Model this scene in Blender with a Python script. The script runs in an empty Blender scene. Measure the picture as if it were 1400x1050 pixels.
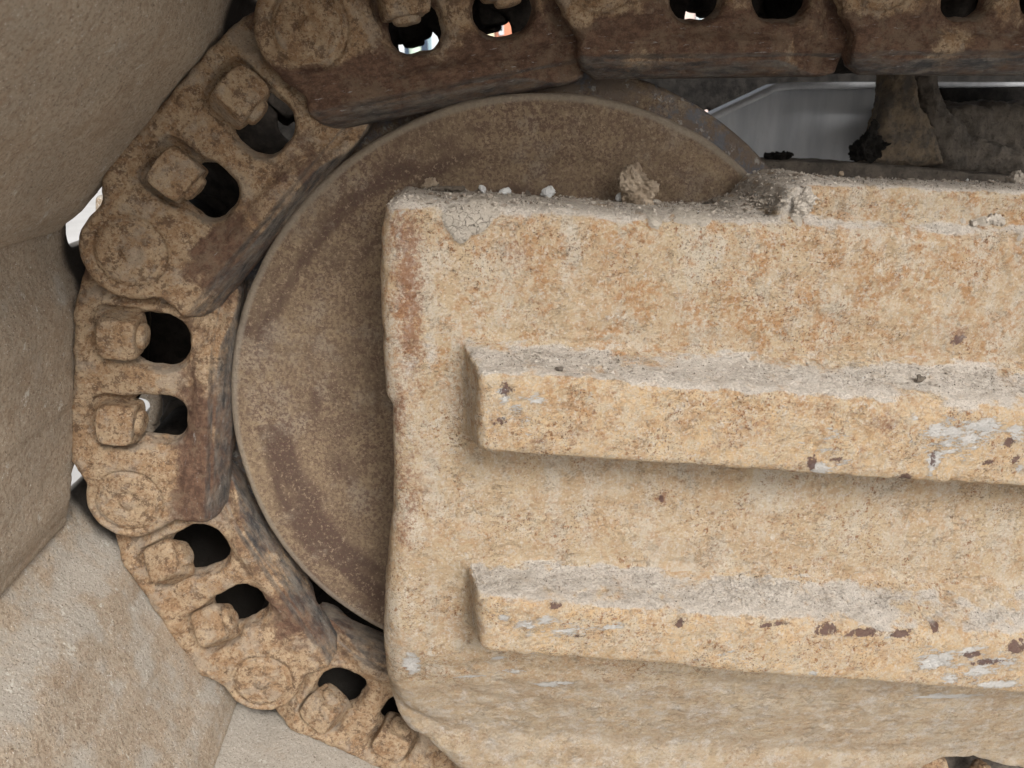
import bpy, math, random
import numpy as np
from mathutils import Vector, Matrix

# ------------------------------------------------------------------ camera, world, sun, exposure
scene = bpy.context.scene
COL = scene.collection
D = 0.634
CX, CZ = -0.0812, 0.2481            # camera position relative to the idler axle (metres)
F_PX, PITCH, YAW, ROLL = 1069.2, math.radians(18.963), math.radians(5.018), math.radians(-0.51)
CAM = np.array([CX, -D, CZ])
fw = np.array([math.sin(YAW) * math.cos(PITCH), math.cos(YAW) * math.cos(PITCH), -math.sin(PITCH)])
r0 = np.array([math.cos(YAW), -math.sin(YAW), 0.0])
u0 = np.cross(r0, fw)
RT = r0 * math.cos(ROLL) + u0 * math.sin(ROLL)
UP = -r0 * math.sin(ROLL) + u0 * math.cos(ROLL)
cd = bpy.data.cameras.new('camera')
cam = bpy.data.objects.new('camera', cd)
COL.objects.link(cam)
cam.matrix_world = Matrix(((RT[0], UP[0], -fw[0], CAM[0]), (RT[1], UP[1], -fw[1], CAM[1]), (RT[2], UP[2], -fw[2], CAM[2]), (0, 0, 0, 1)))
cd.sensor_width = 36.0
cd.lens = 36.0 * F_PX / 1400.0
cd.clip_start = 0.02
cd.clip_end = 500.0
cd.dof.use_dof = True
cd.dof.focus_distance = 0.605
cd.dof.aperture_fstop = 14.0
scene.camera = cam

SUN_ELEV, SUN_AZ = math.radians(38), math.radians(160)    # light from above, behind and left of the camera
w = bpy.data.worlds.new("World")
scene.world = w
w.use_nodes = True
nt = w.node_tree
bg = nt.nodes['Background']
sky = nt.nodes.new('ShaderNodeTexSky')
sky.sky_type = 'NISHITA'
sky.sun_disc = False
sky.sun_elevation = SUN_ELEV
sky.sun_rotation = SUN_AZ
sky.air_density = 1.0
sky.dust_density = 4.0
sky.ozone_density = 1.0
hs = nt.nodes.new('ShaderNodeHueSaturation')            # overcast: the blue is washed out of the sky
hs.inputs['Saturation'].default_value = 0.30
nt.links.new(sky.outputs[0], hs.inputs['Color'])
nt.links.new(hs.outputs[0], bg.inputs[0])
bg.inputs[1].default_value = 0.125
sd = bpy.data.lights.new('sun', 'SUN')
sd.energy = 1.5
sd.angle = math.radians(18)
sd.color = (1.0, 0.98, 0.95)
sun = bpy.data.objects.new('sun', sd)
COL.objects.link(sun)
sdir = Vector((math.sin(SUN_AZ) * math.cos(SUN_ELEV), math.cos(SUN_AZ) * math.cos(SUN_ELEV), math.sin(SUN_ELEV)))
sun.rotation_euler = sdir.to_track_quat('Z', 'Y').to_euler()
scene.view_settings.view_transform = 'Standard'
scene.view_settings.look = 'None'
scene.view_settings.gamma = 1.0
scene.view_settings.exposure = 0.74


def W(px, py, Y):
    """the point of the vertical plane y=Y that the photograph shows at (px, py); used once, to measure the real sizes"""
    d = RT * ((px - 700) / F_PX) - UP * ((py - 525) / F_PX) + fw
    t = (Y - CAM[1]) / d[1]
    return CAM + d * t


def W2(px, py, Y):
    p = W(px, py, Y)
    return (p[0], p[2])


# ------------------------------------------------------------------ noise, distance fields, surface nets
_rng = np.random.RandomState(7)
_TAB = _rng.rand(64, 64, 64).astype(np.float32)


def vnoise(p):
    i = np.floor(p).astype(np.int64)
    f = (p - i).astype(np.float32)
    f = f * f * (3 - 2 * f)
    i &= 63
    j = (i + 1) & 63
    x0, y0, z0 = i[:, 0], i[:, 1], i[:, 2]
    x1, y1, z1 = j[:, 0], j[:, 1], j[:, 2]
    fx, fy, fz = f[:, 0], f[:, 1], f[:, 2]
    a = _TAB[x0, y0, z0] * (1 - fx) + _TAB[x1, y0, z0] * fx
    b = _TAB[x0, y1, z0] * (1 - fx) + _TAB[x1, y1, z0] * fx
    c = _TAB[x0, y0, z1] * (1 - fx) + _TAB[x1, y0, z1] * fx
    d = _TAB[x0, y1, z1] * (1 - fx) + _TAB[x1, y1, z1] * fx
    return (a * (1 - fy) + b * fy) * (1 - fz) + (c * (1 - fy) + d * fy) * fz - 0.5


def fbm(p, wave, octaves=4, seed=0, gain=0.5):
    """p in metres, wave = the longest wavelength in metres; about -0.5..0.5"""
    out = np.zeros(len(p), np.float32)
    amp, fr, tot = 1.0, 1.0 / wave, 0.0
    off = np.array([seed * 7.31 + 3.3, seed * 3.17 + 9.1, seed * 5.77 + 1.7])
    for k in range(octaves):
        out += amp * vnoise(p * fr + off + k * 11.3)
        tot += amp
        amp *= gain
        fr *= 2.03
    return out / tot * 1.4


def sstep(x, a, b):
    t = np.clip((x - a) / (b - a), 0, 1)
    return t * t * (3 - 2 * t)


def smin(a, b, k):
    h = np.clip(0.5 + 0.5 * (b - a) / k, 0, 1)
    return b * (1 - h) + a * h - k * h * (1 - h)


def smax(a, b, k):
    return -smin(-a, -b, k)


def sd_poly(x, y, pts):
    """signed distance to a polygon, arrays x, y of any shape"""
    pts = np.asarray(pts, float)
    d = np.full(x.shape, 1e9)
    s = np.ones(x.shape)
    n = len(pts)
    for i in range(n):
        a, b = pts[i], pts[i - 1]
        ex, ey = b[0] - a[0], b[1] - a[1]
        wx, wy = x - a[0], y - a[1]
        t = np.clip((wx * ex + wy * ey) / (ex * ex + ey * ey), 0, 1)
        d = np.minimum(d, (wx - ex * t) ** 2 + (wy - ey * t) ** 2)
        c1 = y >= a[1]
        c2 = y < b[1]
        c3 = ex * wy > ey * wx
        s = np.where((c1 & c2 & c3) | (~c1 & ~c2 & ~c3), -s, s)
    return s * np.sqrt(d)


def sd_rbox2(x, y, cx, cy, hx, hy, r):
    qx, qy = np.abs(x - cx) - hx + r, np.abs(y - cy) - hy + r
    return np.hypot(np.maximum(qx, 0), np.maximum(qy, 0)) + np.minimum(np.maximum(qx, qy), 0) - r


def sd_rbox3(x, y, z, c, h, r):
    q = [np.abs(a - b) - d + r for a, b, d in zip((x, y, z), c, h)]
    o = np.sqrt(sum(np.maximum(k, 0) ** 2 for k in q))
    return o + np.minimum(np.maximum(np.maximum(q[0], q[1]), q[2]), 0) - r


def surface_nets(fn, lo, hi, vox):
    """mesh the zero level of fn(x, y, z); returns verts (n,3) and quads (m,4)"""
    ax = [np.arange(l - vox, h + 2 * vox, vox) for l, h in zip(lo, hi)]
    X, Y, Z = np.meshgrid(*ax, indexing='ij', sparse=True)
    Fv = np.broadcast_to(fn(X, Y, Z), tuple(len(a) for a in ax)).astype(np.float32)
    ins = Fv < 0
    nx, ny, nz = Fv.shape
    cnt = np.zeros((nx - 1, ny - 1, nz - 1), np.int8)
    for a in (0, 1):
        for b in (0, 1):
            for c in (0, 1):
                cnt += ins[a:nx - 1 + a, b:ny - 1 + b, c:nz - 1 + c]
    act = np.argwhere((cnt > 0) & (cnt < 8))
    idx = np.full(cnt.shape, -1, np.int64)
    idx[act[:, 0], act[:, 1], act[:, 2]] = np.arange(len(act))
    acc = np.zeros((len(act), 3))
    num = np.zeros(len(act))
    cr = [(a, b, c) for a in (0, 1) for b in (0, 1) for c in (0, 1)]
    val = {q: Fv[act[:, 0] + q[0], act[:, 1] + q[1], act[:, 2] + q[2]] for q in cr}
    for q in cr:
        for k in range(3):
            if q[k] == 0:
                r = list(q)
                r[k] = 1
                r = tuple(r)
                a, b = val[q], val[r]
                m = (a < 0) != (b < 0)
                t = np.where(m, a / np.where(m, a - b, 1), 0)
                pt = np.tile(np.array(q, float), (len(act), 1))
                pt[:, k] = t
                acc += pt * m[:, None]
                num += m
    V = act + acc / num[:, None]
    V = V * vox + np.array([a[0] for a in ax])
    quads = []
    for k in range(3):
        sl0 = [slice(None)] * 3
        sl1 = [slice(None)] * 3
        sl0[k] = slice(0, -1)
        sl1[k] = slice(1, None)
        a, b = ins[tuple(sl0)], ins[tuple(sl1)]
        e = np.argwhere(a != b)
        o = [i for i in range(3) if i != k]
        ok = (e[:, o[0]] > 0) & (e[:, o[1]] > 0) & (e[:, o[0]] < Fv.shape[o[0]] - 1) & (e[:, o[1]] < Fv.shape[o[1]] - 1)
        e = e[ok]
        flip = a[e[:, 0], e[:, 1], e[:, 2]]
        if k == 1:
            flip = ~flip
        q = []
        for (s, t) in ((0, 0), (1, 0), (1, 1), (0, 1)):
            c = e.copy()
            c[:, o[0]] -= s
            c[:, o[1]] -= t
            q.append(idx[c[:, 0], c[:, 1], c[:, 2]])
        q = np.stack(q, 1)
        q[~flip] = q[~flip][:, ::-1]
        quads.append(q)
    Q = np.concatenate(quads)
    return V, Q[(Q >= 0).all(1)]


def vnormals(V, Q):
    n = np.cross(V[Q[:, 2]] - V[Q[:, 0]], V[Q[:, 3]] - V[Q[:, 1]])
    N = np.zeros_like(V)
    for k in range(4):
        for c in range(3):
            N[:, c] += np.bincount(Q[:, k], n[:, c], len(V))
    return N / np.maximum(np.linalg.norm(N, axis=1), 1e-12)[:, None]


def relax(V, Q, it=1):
    for _ in range(it):
        S = np.zeros_like(V)
        c = np.zeros(len(V))
        for a, b in ((0, 1), (1, 2), (2, 3), (3, 0)):
            for i, j in ((a, b), (b, a)):
                for k in range(3):
                    S[:, k] += np.bincount(Q[:, i], V[Q[:, j], k], len(V))
                c += np.bincount(Q[:, i], minlength=len(V))
        V = 0.5 * V + 0.5 * S / np.maximum(c, 1)[:, None]
    return V


def mesh_np(name, V, Q, mat, attrs=None, normals=None):
    me = bpy.data.meshes.new(name)
    V = np.ascontiguousarray(V, np.float32)
    Q = np.ascontiguousarray(Q, np.int32)
    k = Q.shape[1]
    me.vertices.add(len(V))
    me.vertices.foreach_set('co', V.ravel())
    me.loops.add(Q.size)
    me.loops.foreach_set('vertex_index', Q.ravel())
    me.polygons.add(len(Q))
    me.polygons.foreach_set('loop_start', np.arange(0, Q.size, k, dtype=np.int32))
    me.polygons.foreach_set('use_smooth', np.ones(len(Q), bool))
    me.update(calc_edges=True)
    for a, v in (attrs or {}).items():
        at = me.attributes.new(a, 'FLOAT', 'POINT')
        at.data.foreach_set('value', np.ascontiguousarray(v, np.float32))
    if normals is not None:
        me.normals_split_custom_set_from_vertices(normals.astype(np.float32))
    me.materials.append(mat)
    return me


def link_obj(name, me, parent=None, loc=(0, 0, 0), rot=(0, 0, 0)):
    o = bpy.data.objects.new(name, me)
    COL.objects.link(o)
    o.location = loc
    o.rotation_euler = rot
    if parent:
        o.parent = parent
    return o


def tag(o, label=None, cat=None, group=None, kind=None):
    for k, v in (('label', label), ('category', cat), ('group', group), ('kind', kind)):
        if v:
            o[k] = v
    return o


def empty(name, loc, rot=(0, 0, 0)):
    o = bpy.data.objects.new(name, None)
    COL.objects.link(o)
    o.empty_display_size = 0.02
    o.location = loc
    o.rotation_euler = rot
    return o


def dustiness(P, N, seed=0, lo=0.45, hi=0.85):
    """loose dust lies on what faces up (world normal) and thins out unevenly"""
    return np.clip(sstep(N[:, 2] + fbm(P, 0.02, 3, seed) * 0.5, lo, hi), 0, 1)


# ------------------------------------------------------------------ materials
class NT:
    def __init__(s, name):
        s.m = bpy.data.materials.new(name)
        s.m.use_nodes = True
        s.t = s.m.node_tree
        s.b = s.t.nodes['Principled BSDF']
        s.tc = s.t.nodes.new('ShaderNodeTexCoord')
        s.co = s.tc.outputs['Object']
        oi = s.t.nodes.new('ShaderNodeObjectInfo')      # every copy reads its own piece of the noise
        mu = s.t.nodes.new('ShaderNodeVectorMath')
        mu.operation = 'ADD'
        sc = s.t.nodes.new('ShaderNodeMath')
        sc.operation = 'MULTIPLY'
        s.t.links.new(oi.outputs['Random'], sc.inputs[0])
        sc.inputs[1].default_value = 3.7
        s.t.links.new(s.co, mu.inputs[0])
        s.t.links.new(sc.outputs[0], mu.inputs[1])
        s.co = mu.outputs[0]

    def link(s, a, b):
        s.t.links.new(a, b)

    def noise(s, scale, detail=4, rough=0.55, stretch=None, dist=0.0, off=0.0):
        n = s.t.nodes.new('ShaderNodeTexNoise')
        n.inputs['Scale'].default_value = scale
        n.inputs['Detail'].default_value = detail
        n.inputs['Roughness'].default_value = rough
        n.inputs['Distortion'].default_value = dist
        mp = s.t.nodes.new('ShaderNodeMapping')
        mp.inputs['Scale'].default_value = stretch or (1, 1, 1)
        mp.inputs['Location'].default_value = (off, off * .7, off * 1.3)
        s.link(s.co, mp.inputs['Vector'])
        s.link(mp.outputs[0], n.inputs['Vector'])
        return n.outputs['Fac']

    def voro(s, scale, feature='F1', off=0.0, warp=0.0):
        n = s.t.nodes.new('ShaderNodeTexVoronoi')
        n.feature = feature
        n.inputs['Scale'].default_value = scale
        mp = s.t.nodes.new('ShaderNodeMapping')
        mp.inputs['Location'].default_value = (off, off, off)
        s.link(s.co, mp.inputs['Vector'])
        s.link(mp.outputs[0], n.inputs['Vector'])
        if warp:
            wn = s.t.nodes.new('ShaderNodeTexNoise')
            wn.inputs['Scale'].default_value = 120
            wn.inputs['Detail'].default_value = 5
            s.link(mp.outputs[0], wn.inputs['Vector'])
            vm = s.t.nodes.new('ShaderNodeVectorMath')
            vm.operation = 'MULTIPLY_ADD'
            s.link(wn.outputs['Color'], vm.inputs[0])
            vm.inputs[1].default_value = (warp, warp, warp)
            s.link(mp.outputs[0], vm.inputs[2])
            s.link(vm.outputs[0], n.inputs['Vector'])
        return n.outputs['Distance']

    def ramp(s, v, a, b, lo=0.0, hi=1.0):
        n = s.t.nodes.new('ShaderNodeMapRange')
        n.interpolation_type = 'SMOOTHSTEP'
        s.link(v, n.inputs['Value'])
        n.inputs['From Min'].default_value = a
        n.inputs['From Max'].default_value = b
        n.inputs['To Min'].default_value = lo
        n.inputs['To Max'].default_value = hi
        return n.outputs[0]

    def math(s, op, a, b=None):
        n = s.t.nodes.new('ShaderNodeMath')
        n.operation = op
        for i, v in enumerate((a, b)):
            if v is None:
                continue
            if isinstance(v, (int, float)):
                n.inputs[i].default_value = v
            else:
                s.link(v, n.inputs[i])
        return n.outputs[0]

    def attr(s, name):
        n = s.t.nodes.new('ShaderNodeAttribute')
        n.attribute_name = name
        return n.outputs['Fac']

    def mix(s, fac, a, b):
        n = s.t.nodes.new('ShaderNodeMix')
        n.data_type = 'RGBA'
        if isinstance(fac, (int, float)):
            n.inputs[0].default_value = fac
        else:
            s.link(fac, n.inputs[0])
        for i, v in ((6, a), (7, b)):
            if isinstance(v, tuple):
                n.inputs[i].default_value = (*v, 1)
            else:
                s.link(v, n.inputs[i])
        return n.outputs[2]

    def bump(s, h, dist=0.001, strength=1.0, prev=None):
        n = s.t.nodes.new('ShaderNodeBump')
        n.inputs['Strength'].default_value = strength
        n.inputs['Distance'].default_value = dist * 2.2
        s.link(h, n.inputs['Height'])
        if prev is not None:
            s.link(prev, n.inputs['Normal'])
        return n.outputs[0]

    def out(s, col, rough, bump=None, metal=0.0, spec=0.3):
        if isinstance(col, tuple):
            s.b.inputs['Base Color'].default_value = (*col, 1)
        else:
            s.link(col, s.b.inputs['Base Color'])
        if isinstance(rough, (int, float)):
            s.b.inputs['Roughness'].default_value = rough
        else:
            s.link(rough, s.b.inputs['Roughness'])
        if isinstance(metal, (int, float)):
            s.b.inputs['Metallic'].default_value = metal
        else:
            s.link(metal, s.b.inputs['Metallic'])
        s.b.inputs['Specular IOR Level'].default_value = spec
        if bump is not None:
            s.link(bump, s.b.inputs['Normal'])
        return s.m


def mat_frame():
    """faded ochre paint over rust on the track frame"""
    m = NT('faded_ochre_rusty_steel')
    big = m.noise(11, 5, 0.6, dist=0.3)
    mid = m.noise(45, 5, 0.62, off=3)
    fine = m.noise(190, 5, 0.65, off=5)
    grit = m.noise(650, 3, 0.7, off=8)
    c = m.mix(m.ramp(big, 0.35, 0.62), (0.51, 0.398, 0.262), (0.475, 0.348, 0.218))
    c = m.mix(m.math('MULTIPLY', m.ramp(m.noise(75, 7, .72, off=51), 0.48, 0.60), 0.6), c, (0.56, 0.475, 0.36))
    c = m.mix(m.math('MULTIPLY', m.ramp(m.noise(28, 7, .75, stretch=(1.4, 1, .6), off=53), 0.48, 0.59), 0.62), c, (0.55, 0.49, 0.40))      # pale dusty blotches
    yel = m.ramp(m.math('ADD', m.math('MULTIPLY', m.attr('paint'), 0.36), m.noise(60, 7, .75, off=67)), 0.62, 0.86)
    c = m.mix(m.math('MULTIPLY', yel, 0.75), c, m.mix(m.ramp(m.noise(150, 6, .75, off=69), .42, .58), (0.60, 0.41, 0.225), (0.58, 0.47, 0.33)))
    warm = m.math('MULTIPLY', m.ramp(m.noise(32, 7, .8, off=12), 0.42, 0.60), m.ramp(fine, 0.42, 0.56))
    c = m.mix(m.math('MULTIPLY', warm, m.ramp(m.attr('bloom'), 0, 1, 0.45, 0.95)), c, (0.41, 0.235, 0.115))                          # orange rust bloom
    dens = m.ramp(m.noise(24, 6, .7, off=101), .40, .60, .12, 1)
    c = m.mix(m.math('MULTIPLY', m.math('MULTIPLY', m.ramp(m.noise(230, 5, .7, off=17), 0.56, 0.62), dens), 0.85), c, (0.25, 0.11, 0.045))
    c = m.mix(m.math('MULTIPLY', m.math('MULTIPLY', m.ramp(grit, 0.575, 0.63), dens), 0.8), c, (0.10, 0.062, 0.042))
    c = m.mix(m.math('MULTIPLY', m.ramp(m.noise(420, 3, .6, off=27), 0.54, 0.64), 0.6), c, (0.58, 0.50, 0.41))
    c = m.mix(m.math('MULTIPLY', m.ramp(m.noise(95, 9, .82, off=91), .585, .615), .65), c, (0.58, 0.53, 0.46))
    c = m.mix(m.math('MULTIPLY', m.ramp(m.noise(120, 9, .85, off=93), .60, .63), .7), c, (0.36, 0.19, 0.095))
    hl = m.math('ABSOLUTE', m.math('SUBTRACT', m.noise(75, 8, .72, stretch=(.8, 1, 1.5), off=95), .5))
    hl = m.math('MULTIPLY', m.ramp(hl, 0.0, 0.010, 1, 0), m.ramp(m.noise(60, 4, .6, off=97), .50, .60))
    c = m.mix(m.math('MULTIPLY', hl, .75), c, (0.085, 0.05, 0.03))  # crevice shading of the relief painted on as dark hairlines
    lw = m.math('MULTIPLY', m.attr('low'), m.ramp(m.noise(40, 8, .72, stretch=(.45, 1, 1.6), off=83), .42, .60))
    c = m.mix(m.math('MULTIPLY', m.attr('low'), .35), c, (0.48, 0.385, 0.265))
    c = m.mix(m.math('MULTIPLY', lw, .32), c, (0.27, 0.19, 0.125))
    rw = m.ramp(m.math('ADD', m.math('MULTIPLY', m.attr('rust'), 0.30), m.math('ADD', m.math('MULTIPLY', m.noise(300, 5, .8, off=61), .9), m.math('MULTIPLY', m.noise(60, 7, .8, off=63), .7))), 0.90, 1.12)
    c = m.mix(m.math('MULTIPLY', rw, 0.75), c, (0.22, 0.10, 0.055))                            # old brown rust by the left edge
    chn = m.noise(130, 9, .78, stretch=(.5, 1, 1.4), off=31)
    cw = m.ramp(m.math('ADD', m.math('MULTIPLY', m.attr('chip'), 0.42), chn), 0.80, 0.85)
    c = m.mix(m.math('MULTIPLY', cw, 0.85), c, (0.56, 0.55, 0.53))                             # scraped grey-white
    cp = m.ramp(m.math('ADD', m.math('MULTIPLY', m.attr('flake'), 0.5), m.noise(170, 9, .78, off=37)), 0.84, 0.88)
    c = m.mix(m.math('MULTIPLY', cp, 0.9), c, (0.13, 0.075, 0.065))                            # flaked to dark primer
    ds = m.ramp(m.math('ADD', m.attr('dust'), m.math('MULTIPLY', m.math('SUBTRACT', m.noise(70, 6, .7, off=55), 0.5), 2.4)), 0.25, 0.95)
    dcol = m.mix(m.ramp(grit, 0.4, 0.62), (0.62, 0.565, 0.50), (0.49, 0.445, 0.39))
    dcol = m.mix(m.ramp(m.noise(900, 2, .6, off=40), 0.64, 0.70), dcol, (0.13, 0.12, 0.11))
    gn = m.math('MULTIPLY', m.ramp(m.noise(380, 6, .8, stretch=(.6, 1, 1), off=111), .50, .60), m.math('MULTIPLY', m.attr('gband'), m.ramp(m.noise(35, 5, .7, off=113), .40, .58)))
    dcol = m.mix(m.math('MULTIPLY', gn, .8), dcol, (0.22, 0.195, 0.17))
    c = m.mix(m.math('MULTIPLY', ds, 0.88), c, dcol)
    grn = m.bump(gn, -0.0008, .9)
    gs = m.ramp(m.math('ADD', m.attr('grey'), m.math('MULTIPLY', m.math('SUBTRACT', fine, 0.5), 1.4)), 0.4, 0.6)
    c = m.mix(gs, c, (0.47, 0.415, 0.345))
    n = m.bump(m.noise(60, 8, .75, off=2), 0.0030, 1.0)
    n = m.bump(m.noise(260, 5, .75, off=6), 0.0015, 1.0, n)
    n = m.bump(hl, -0.0010, 1.0, n)
    n = m.bump(cw, 0.0006, 0.9, n)
    n = m.bump(cp, -0.0005, 0.8, n)
    n = m.bump(grit, 0.0006, 0.8, n)
    ck = m.voro(165, 'DISTANCE_TO_EDGE', 3, 0.012)
    ckm = m.math('MULTIPLY', m.ramp(ck, 0.0, 0.035, 1, 0), m.ramp(m.attr('crack'), 0.4, 0.8))
    ckm = m.math('MULTIPLY', ckm, m.ramp(mid, 0.44, 0.56))
    c = m.mix(m.math('MULTIPLY', ckm, .8), c, (0.10, 0.085, 0.07))
    n = m.bump(ckm, -0.0012, 1.0, n)
    return m.out(c, 0.9, n, spec=0.2)


def mat_link():
    """cast track link: light brown dried dirt over dark purple-brown rust, bare steel where it rubs"""
    m = NT('dirt_crusted_cast_steel')
    big = m.noise(16, 5, 0.6, dist=0.4)
    mid = m.noise(70, 6, 0.65, off=3)
    fine = m.noise(300, 5, 0.65, off=5)
    grit = m.noise(800, 3, 0.7, off=8)
    rust = m.mix(m.ramp(m.noise(200, 8, .75, stretch=(.6, 1, 1.1), off=75), 0.38, 0.64), (0.10, 0.055, 0.038), (0.20, 0.118, 0.076))
    rust = m.mix(m.math('MULTIPLY', m.ramp(m.noise(45, 7, .8, off=71), .48, .60), .6), rust, (0.23, 0.165, 0.11))
    dirt = m.mix(m.ramp(mid, 0.40, 0.58), (0.36, 0.232, 0.132), (0.47, 0.345, 0.22))
    dirt = m.mix(m.math('MULTIPLY', m.ramp(fine, 0.50, 0.62), 0.7), dirt, (0.22, 0.12, 0.062))
    dirt = m.mix(m.math('MULTIPLY', m.ramp(m.noise(120, 7, .78, off=9), 0.52, 0.58), 0.8), dirt, (0.14, 0.085, 0.052))
    dirt = m.mix(m.math('MULTIPLY', m.ramp(m.noise(38, 6, .7, off=11), 0.5, 0.62), 0.6), dirt, (0.42, 0.35, 0.27))
    k = m.math('ADD', m.math('MULTIPLY', m.attr('rub'), 0.5), m.math('ADD', m.math('MULTIPLY', m.noise(80, 7, .78, off=73), .7), m.math('MULTIPLY', big, .5)))
    c = m.mix(m.ramp(k, 0.70, 0.87), dirt, rust)
    c = m.mix(m.math('MULTIPLY', m.ramp(grit, 0.57, 0.65), 0.55), c, (0.085, 0.055, 0.040))
    c = m.mix(m.math('MULTIPLY', m.math('MULTIPLY', m.ramp(m.noise(500, 3, .6, off=19), 0.58, 0.66), 0.5), m.ramp(k, .7, .8, 1, .15)), c, (0.56, 0.45, 0.33))
    # steel polished by the idler, streaked along the rail
    st = m.noise(60, 7, .75, stretch=(0.5, 1.5, 1.5), off=13)
    wv = m.math('MULTIPLY', m.attr('wear'), m.ramp(st, 0.30, 0.62))
    steel = m.mix(m.ramp(m.noise(110, 7, .75, stretch=(.4, 1.4, 1.4), off=15), .38, .64), (0.075, 0.072, 0.072), (0.25, 0.22, 0.185))
    c = m.mix(wv, c, steel)
    ds = m.ramp(m.math('ADD', m.attr('dust'), m.math('MULTIPLY', m.math('SUBTRACT', mid, 0.5), 1.8)), 0.35, 1.1)
    c = m.mix(m.math('MULTIPLY', ds, 0.75), c, (0.33, 0.27, 0.21))
    sc_ = m.math('MULTIPLY', m.ramp(m.attr('rub'), .5, .9), m.ramp(m.noise(260, 5, .75, stretch=(.22, 1, 1.6), off=81), .63, .66))
    c = m.mix(m.math('MULTIPLY', sc_, .8), c, (0.42, 0.40, 0.38))
    n = m.bump(m.noise(90, 8, .75, off=2), 0.0028, 0.95)
    n = m.bump(fine, 0.0013, 1.0, n)
    n = m.bump(grit, 0.0004, 0.8, n)
    ro = m.math('SUBTRACT', 0.88, m.math('MULTIPLY', wv, 0.38))
    return m.out(c, ro, n, metal=m.math('MULTIPLY', wv, 0.55), spec=0.25)


def mat_idler():
    m = NT('speckled_rusty_plate')
    big = m.noise(9, 5, 0.6, dist=0.4)
    mid = m.noise(55, 5, 0.65, off=3)
    fine = m.noise(420, 4, 0.7, off=5)
    c = m.mix(m.ramp(big, 0.35, 0.65), (0.205, 0.148, 0.094), (0.145, 0.105, 0.069))
    c = m.mix(m.math('MULTIPLY', m.ramp(mid, 0.45, 0.65), 0.6), c, (0.25, 0.185, 0.115))
    c = m.mix(m.ramp(m.math('ADD', m.attr('band'), m.math('MULTIPLY', m.math('SUBTRACT', mid, .5), .6)), .1, .45), c, (0.085, 0.056, 0.040))
    c = m.mix(m.math('MULTIPLY', m.ramp(m.noise(24, 5, .7, off=7), 0.52, 0.66), 0.55), c, (0.25, 0.205, 0.155))
    c = m.mix(m.math('MULTIPLY', m.math('MULTIPLY', m.ramp(m.noise(330, 5, .8, off=5), 0.47, 0.55), m.ramp(m.noise(18, 6, .7, off=103), .38, .62, .6, 1)), 0.8), c, (0.085, 0.050, 0.038))
    c = m.mix(m.math('MULTIPLY', m.ramp(m.noise(300, 5, .8, off=21), 0.55, 0.62), 0.55), c, (0.33, 0.25, 0.17))
    c = m.mix(m.math('MULTIPLY', m.ramp(m.attr('rim'), 0.2, 0.8), 0.6), c, (0.225, 0.195, 0.155))
    st = m.math('MULTIPLY', m.attr('wear'), m.ramp(m.noise(50, 5, .7, off=13), 0.34, 0.55))
    c = m.mix(st, c, m.mix(m.ramp(m.noise(35, 6, .7, off=45), .45, .55), (0.15, 0.115, 0.09), (0.13, 0.13, 0.14)))
    c = m.mix(m.math('MULTIPLY', m.math('MULTIPLY', m.attr('wear'), m.ramp(m.noise(110, 5, .7, off=43), 0.58, 0.64)), .8), c, (0.33, 0.31, 0.28))
    n = m.bump(m.noise(70, 5, .65, off=2), 0.0016, 0.7)
    n = m.bump(fine, 0.0008, 0.9, n)
    return m.out(c, m.math('SUBTRACT', 0.85, m.math('MULTIPLY', st, 0.35)), n, metal=m.math('MULTIPLY', st, .4), spec=0.25)


def mat_shoe():
    m = NT('dusty_brown_plate')
    big = m.noise(7, 5, 0.6, dist=0.5)
    mid = m.noise(40, 6, 0.65, off=3)
    fine = m.noise(260, 5, 0.7, off=5)
    c = m.mix(m.ramp(big, 0.40, 0.60), (0.39, 0.32, 0.24), (0.33, 0.275, 0.21))
    c = m.mix(m.math('MULTIPLY', m.ramp(mid, 0.48, 0.6), 0.5), c, (0.38, 0.31, 0.235))
    c = m.mix(m.math('MULTIPLY', m.ramp(fine, 0.46, 0.6), 0.55), c, (0.22, 0.15, 0.10))
    c = m.mix(m.math('MULTIPLY', m.ramp(m.noise(20, 7, .75, off=23), .52, .62), 0.55), c, (0.28, 0.205, 0.14))
    g = m.ramp(m.math('ADD', m.math('MULTIPLY', m.attr('grey'), 0.45), m.noise(22, 8, .75, off=9)), 0.54, 0.78)
    c = m.mix(m.math('MULTIPLY', g, 0.85), c, (0.36, 0.33, 0.285))
    c = m.mix(m.math('MULTIPLY', m.ramp(m.noise(48, 9, .82, off=29), .59, .63), 0.7), c, (0.54, 0.51, 0.45))
    c = m.mix(m.math('MULTIPLY', m.ramp(m.noise(800, 2, .6, off=39), .66, .70), 0.8), c, (0.7, 0.67, 0.62))
    c = m.mix(m.math('MULTIPLY', m.ramp(m.noise(600, 2, .6, off=49), .60, .67), 0.75), c, (0.12, 0.085, 0.06))
    c = m.mix(m.math('MULTIPLY', m.attr('inner_shade'), .95), c, (0.022, 0.018, 0.015))     # shade between the link rows, put into the colour
    n = m.bump(m.noise(55, 6, .68, stretch=(1, .6, 1), off=2), 0.0015, 0.7)
    n = m.bump(fine, 0.0008, 0.9, n)
    return m.out(c, 0.9, n, spec=0.2)


def mat_mud(name, a, b, sp=(0.12, 0.10, 0.09), rough=0.95):
    m = NT(name)
    fine = m.noise(260, 5, 0.7, off=5)
    c = m.mix(m.ramp(m.noise(60, 5, .65), 0.35, 0.65), a, b)
    c = m.mix(m.math('MULTIPLY', m.ramp(fine, 0.56, 0.68), 0.6), c, sp)
    n = m.bump(m.noise(120, 6, .7, off=2), 0.002, 0.9)
    n = m.bump(m.noise(600, 4, .7, off=4), 0.0006, 0.9, n)
    return m.out(c, rough, n, spec=0.2 if rough > .8 else 0.06)


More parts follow.
